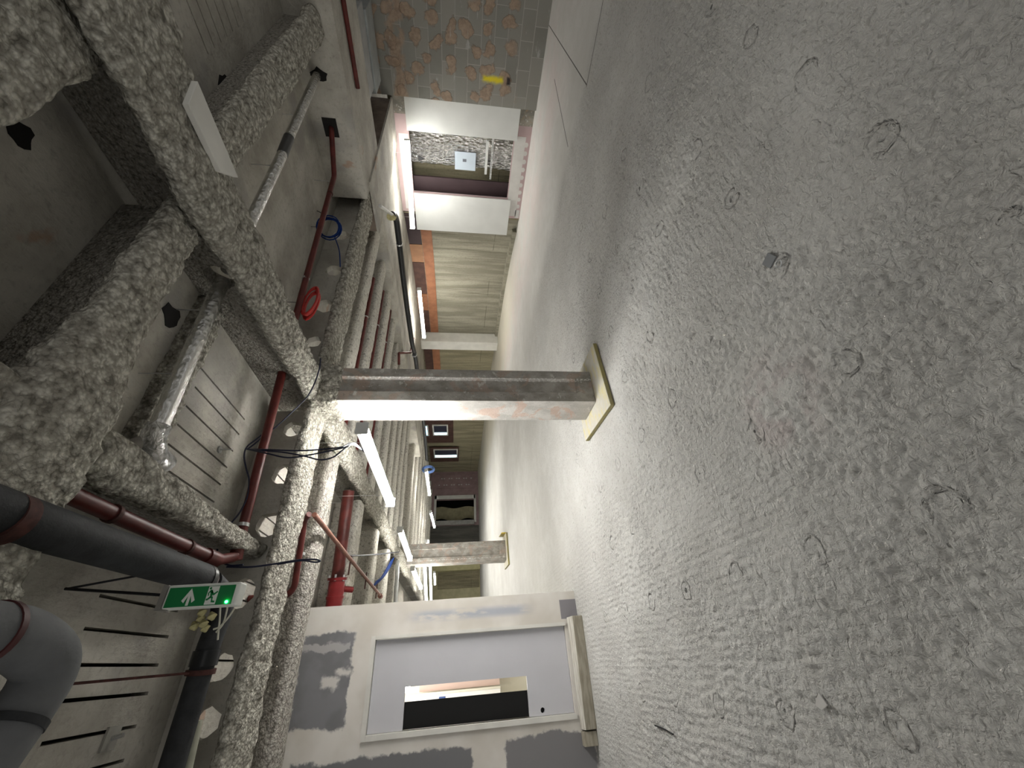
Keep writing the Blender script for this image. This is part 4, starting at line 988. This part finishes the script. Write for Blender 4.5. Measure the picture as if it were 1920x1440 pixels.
mb.box((8.947, 3.72, .735), (8.953, 4.63, .745)).box((8.947, 3.72, .765), (8.953, 4.63, .775)); mb.build('strap', STEEL, t)
tag(MB().box((9.02, 4.72, 0), (9.06, 5.41, 2.70)).build('riser_panel', PURPLE), 'dark aubergine panel beside the foil duct', 'panel')
tag(MB().box((8.80, 4.955, .30), (8.83, 4.975, 2.5)).build('edge_bead', STEEL), 'thin metal bead at the edge of the riser opening', 'bead')

# orange and brown plywood strip along the top of the right wall
def strip_panel(y0, y1, z0, z1, mat, label, off=.02):
    def X(y):
        F_ = foot if y <= 10.75 else [(9.88, 10.75), (10.05, 11.25)]+foot2[1:]
        for (a, b) in zip(F_[:-1], F_[1:]):
            if a[1]-1e-6 <= y <= b[1]+1e-6: return a[0]+(b[0]-a[0])*(y-a[1])/(b[1]-a[1])
        return F_[-1][0]
    ys_ = [y0]+[p[1] for p in foot if y0 < p[1] < y1]+[y1]; mb = MB()
    for a, b in zip(ys_[:-1], ys_[1:]):
        mb.hexa([(X(a)-off, a, z0), (X(a)-.001, a, z0), (X(b)-.001, b, z0), (X(b)-off, b, z0)], [(X(a)-off, a, z1), (X(a)-.001, a, z1), (X(b)-.001, b, z1), (X(b)-off, b, z1)])
    return tag(mb.build('plywood_panel', mat), label, 'panel', 'plywood panels along the right wall top')
strip_panel(5.87, 10.74, 2.13, 2.40, ORANGE, 'long orange plywood strip above the streaky concrete wall')
strip_panel(5.45, 6.62, 2.41, 2.735, PURPLE, 'dark brown square panel nearest the white board, above the orange strip')
strip_panel(6.64, 7.35, 2.41, 2.735, ORANGE_PALE, 'pale orange square panel between two brown ones')
strip_panel(7.37, 8.75, 2.41, 2.735, BROWN, 'dark brown square panel behind the middle of the strip lamp')
strip_panel(8.77, 9.55, 2.41, 2.735, ORANGE, 'orange square panel above the far end of the strip')
strip_panel(9.57, 10.74, 2.41, 2.735, BROWN, 'brown square panel next to the white pilaster')
strip_panel(11.5, 14.4, 2.14, 2.42, ORANGE, 'orange plywood strip beyond the white pilaster')
strip_panel(11.5, 14.4, 2.43, 2.735, BROWN, 'brown panel above the orange strip beyond the pilaster')
o = MB().box((9.42, 10.76, .001), (9.855, 11.20, 2.735)).build('pilaster', WHITEPAINT); bevel(tag(o, 'white painted pilaster standing against the right wall', 'pilaster'), .01)
# far windows on the right wall
def far_window(n_, quad, ax_x, strip, label):
    (u0, v0), (u1, v1) = quad
    p, q = at(u0, v0, 0, ax_x), at(u1, v1, 0, ax_x)
    t = tag(bpy.data.objects.new('window_%d' % n_, None), label, kind='structure'); COL.objects.link(t); t.location = (ax_x, (p.y+q.y)/2, min(p.z, q.z))
    y0, y1 = sorted((p.y, q.y)); z0, z1 = sorted((p.z, q.z)); f = .07
    MB().box((ax_x-.05, y0-f, z0-f), (ax_x, y0, z1+f)).box((ax_x-.05, y1, z0-f), (ax_x, y1+f, z1+f)).box((ax_x-.05, y0, z0-f), (ax_x, y1, z0)).box((ax_x-.05, y0, z1), (ax_x, y1, z1+f)).build('window_frame', WHITEPAINT, t)
    s0 = y1-(y1-y0)*strip
    MB().box((ax_x-.01, y0, z0), (ax_x, s0, z1)).build('shaded_reveal', plain('window_dark_%d' % n_, (.03, .03, .05), .4), t)  # dark sheet standing in for the shade in the window reveal
    MB().box((ax_x-.01, s0, z0), (ax_x, y1, z1)).build('pane', SKYPALE if strip < .9 else SKYEM, t)
XW = 10.42
far_window(1, ((813, 797), (838, 814)), XW, .20, 'far window right of the column with a narrow bright edge')
far_window(2, ((815, 843), (856, 856)), XW, .25, 'farther window with a narrow bright edge, nearer the end wall')
far_window(3, ((796.5, 798), (802, 815)), XW, 1.0, 'small bright sky-blue window near the ceiling')
tag(MB().box((XW+.005, 17.9, 1.62), (XW+.03, 20.6, 3.18)).build('plywood_panel', BROWN), 'brown board around the two nearer far windows', 'panel', 'plywood panels along the right wall top')
tag(MB().box((XW+.005, 21.2, 1.3), (XW+.03, 23.2, 3.0)).build('plywood_panel', BROWN), 'brown board around the farthest window', 'panel', 'plywood panels along the right wall top')

# end wall things
dr3 = tag(bpy.data.objects.new('door_3', None), 'far doorway in the end wall with an open pale leaf', kind='structure'); COL.objects.link(dr3); dr3.location = (8, 25.2, .2)
MB().box((8.75, 25.19, .2), (8.98, 25.26, 2.78)).box((7.30, 25.19, 2.66), (8.98, 25.26, 2.80)).box((7.25, 25.19, .16), (8.98, 25.26, .29)).build('door_frame', WHITEPAINT, dr3)
MB().box((7.10, 25.10, .28), (7.36, 25.19, 2.66)).build('door_leaf', plain('dim_leaf', (.30, .29, .27), .7), dr3)
mb = MB(); V = []; F = []
for i in range(21):
    z = .25+2.45*i/20; w_ = .10*math.sin(i*.45)
    V += [(7.62+w_, 25.9, z), (7.62+w_, 25.93, z), (8.42+w_*.6, 25.93, z), (8.42+w_*.6, 25.9, z)]
for i in range(20):
    for k in range(4): F.append((i*4+k, i*4+(k+1) % 4, (i+1)*4+(k+1) % 4, (i+1)*4+k))
F += [(0, 1, 2, 3)[::-1], (80, 81, 82, 83)]
mb._a(V, F); tag(mb.build('hanging_sheet', plain('olive_sheet', (.30, .27, .17), .8, 0, .15, 4), smooth=True), 'olive sheet hanging inside the far doorway', 'sheet')
t = thing('wall_board', 'dim pink board with pale filler dabs at the corner of the end wall', 'board', (9.9, 25.2, .25))
MB().box((9.45, 25.2, .25), (10.40, 25.25, 2.68)).build('board', PINK_DIM, t)
mb = MB()
for k in range(14):
    for x in (9.68, 10.12):
        if (k+int(x*10)) % 3: mb.box((x-.03, 25.194, .4+k*.16), (x+.03, 25.1995, .49+k*.16))
mb.build('filler_dab', JOINT, t)
t = thing('end_pillar', 'olive yellow pillar seen just left of the far column', 'pillar', (4.75, 25.2, 0))
MB().box((4.50, 25.0, 0), (5.0, 25.38, 2.74)).build('shaft', plain('olive_pillar', (.50, .47, .27), .9, 0, .1, 4), t)
tag(MB().box((3.60, 25.34, .06), (4.48, 25.395, 2.42)).build('brown_panel', OLIVE_DARK), 'dark brown boarded opening left of the olive pillar', 'panel')

# ================================================================== FLOOR THINGS
t = thing('threshold_timber', 'thick timber lying across the door threshold', 'timber', (-.1, 5.25, 0))
o = MB().hexa([(-.63, 5.17, 0), (.37, 5.10, 0), (.37, 5.29, 0), (-.63, 5.29, 0)], [(-.63, 5.17, .115), (.37, 5.10, .115), (.37, 5.29, .13), (-.63, 5.29, .13)]).build('beam', TIMBER, t); bevel(o, .006)
MB().hexa([(-.63, 5.172, .1155), (.37, 5.102, .1155), (.37, 5.29, .1305), (-.63, 5.29, .1305)], [(-.63, 5.19, .122), (.37, 5.12, .122), (.37, 5.29, .137), (-.63, 5.29, .137)]).build('plaster_smear', TIMBER_TOP, t)
bevel(tag(MB().box((-.76, 5.20, 0), (-.645, 5.295, .14)).build('timber_offcut', TIMBER), 'small timber offcut against the partition beside the threshold timber', 'offcut'), .004)
tag(MB().tube(spline([at(1228, 1360, 2, .006), at(1245, 1367, 2, .008), at(1262, 1377, 2, .006)], 5), .005, 7).build('cable_scrap', CABLE_BLACK, smooth=True), 'short scrap of black cable on the floor before the door', 'scrap')
a = at(1104, 1437, 2, 0); tag(bevel(MB().box((a.x-.09, a.y-.05, 0), (a.x+.05, a.y+.06, .05)).build('brick_fragment', BRICKRED), .006), 'broken red brick at the picture edge by the partition', 'brick')
a = at(1540, 1315, 2, 0); tag(MB().poly([(a.x-.01, a.y-.03, .002), (a.x+.03, a.y-.012, .002), (a.x-.012, a.y+.035, .002), (a.x-.028, a.y+.01, .002)], (0, 0, .004)).build('plaster_chip', JOINT), 'white sliver of plaster lying on the near floor', 'chip')
a = at(1448, 490, 2, 0); t = thing('anchor_plate', 'small square metal plate and washer left on the floor in a glue ring', 'plate', a)
MB().hexa([(a.x-.005, a.y-.03, 0), (a.x+.05, a.y-.01, 0), (a.x+.035, a.y+.045, 0), (a.x-.02, a.y+.025, 0)], [(a.x-.005, a.y-.03, .005), (a.x+.05, a.y-.01, .005), (a.x+.035, a.y+.045, .005), (a.x-.02, a.y+.025, .005)]).build('plate', plain('dull_plate', (.22, .23, .24), .6, .3), t)
mb = MB(); b = Vector((a.x-.045, a.y-.02, .006)); mb.tube([b+Vector((.016*math.cos(k*math.pi/8), .016*math.sin(k*math.pi/8), 0)) for k in range(17)], .004, 6); mb.build('washer', STEEL, t, True)
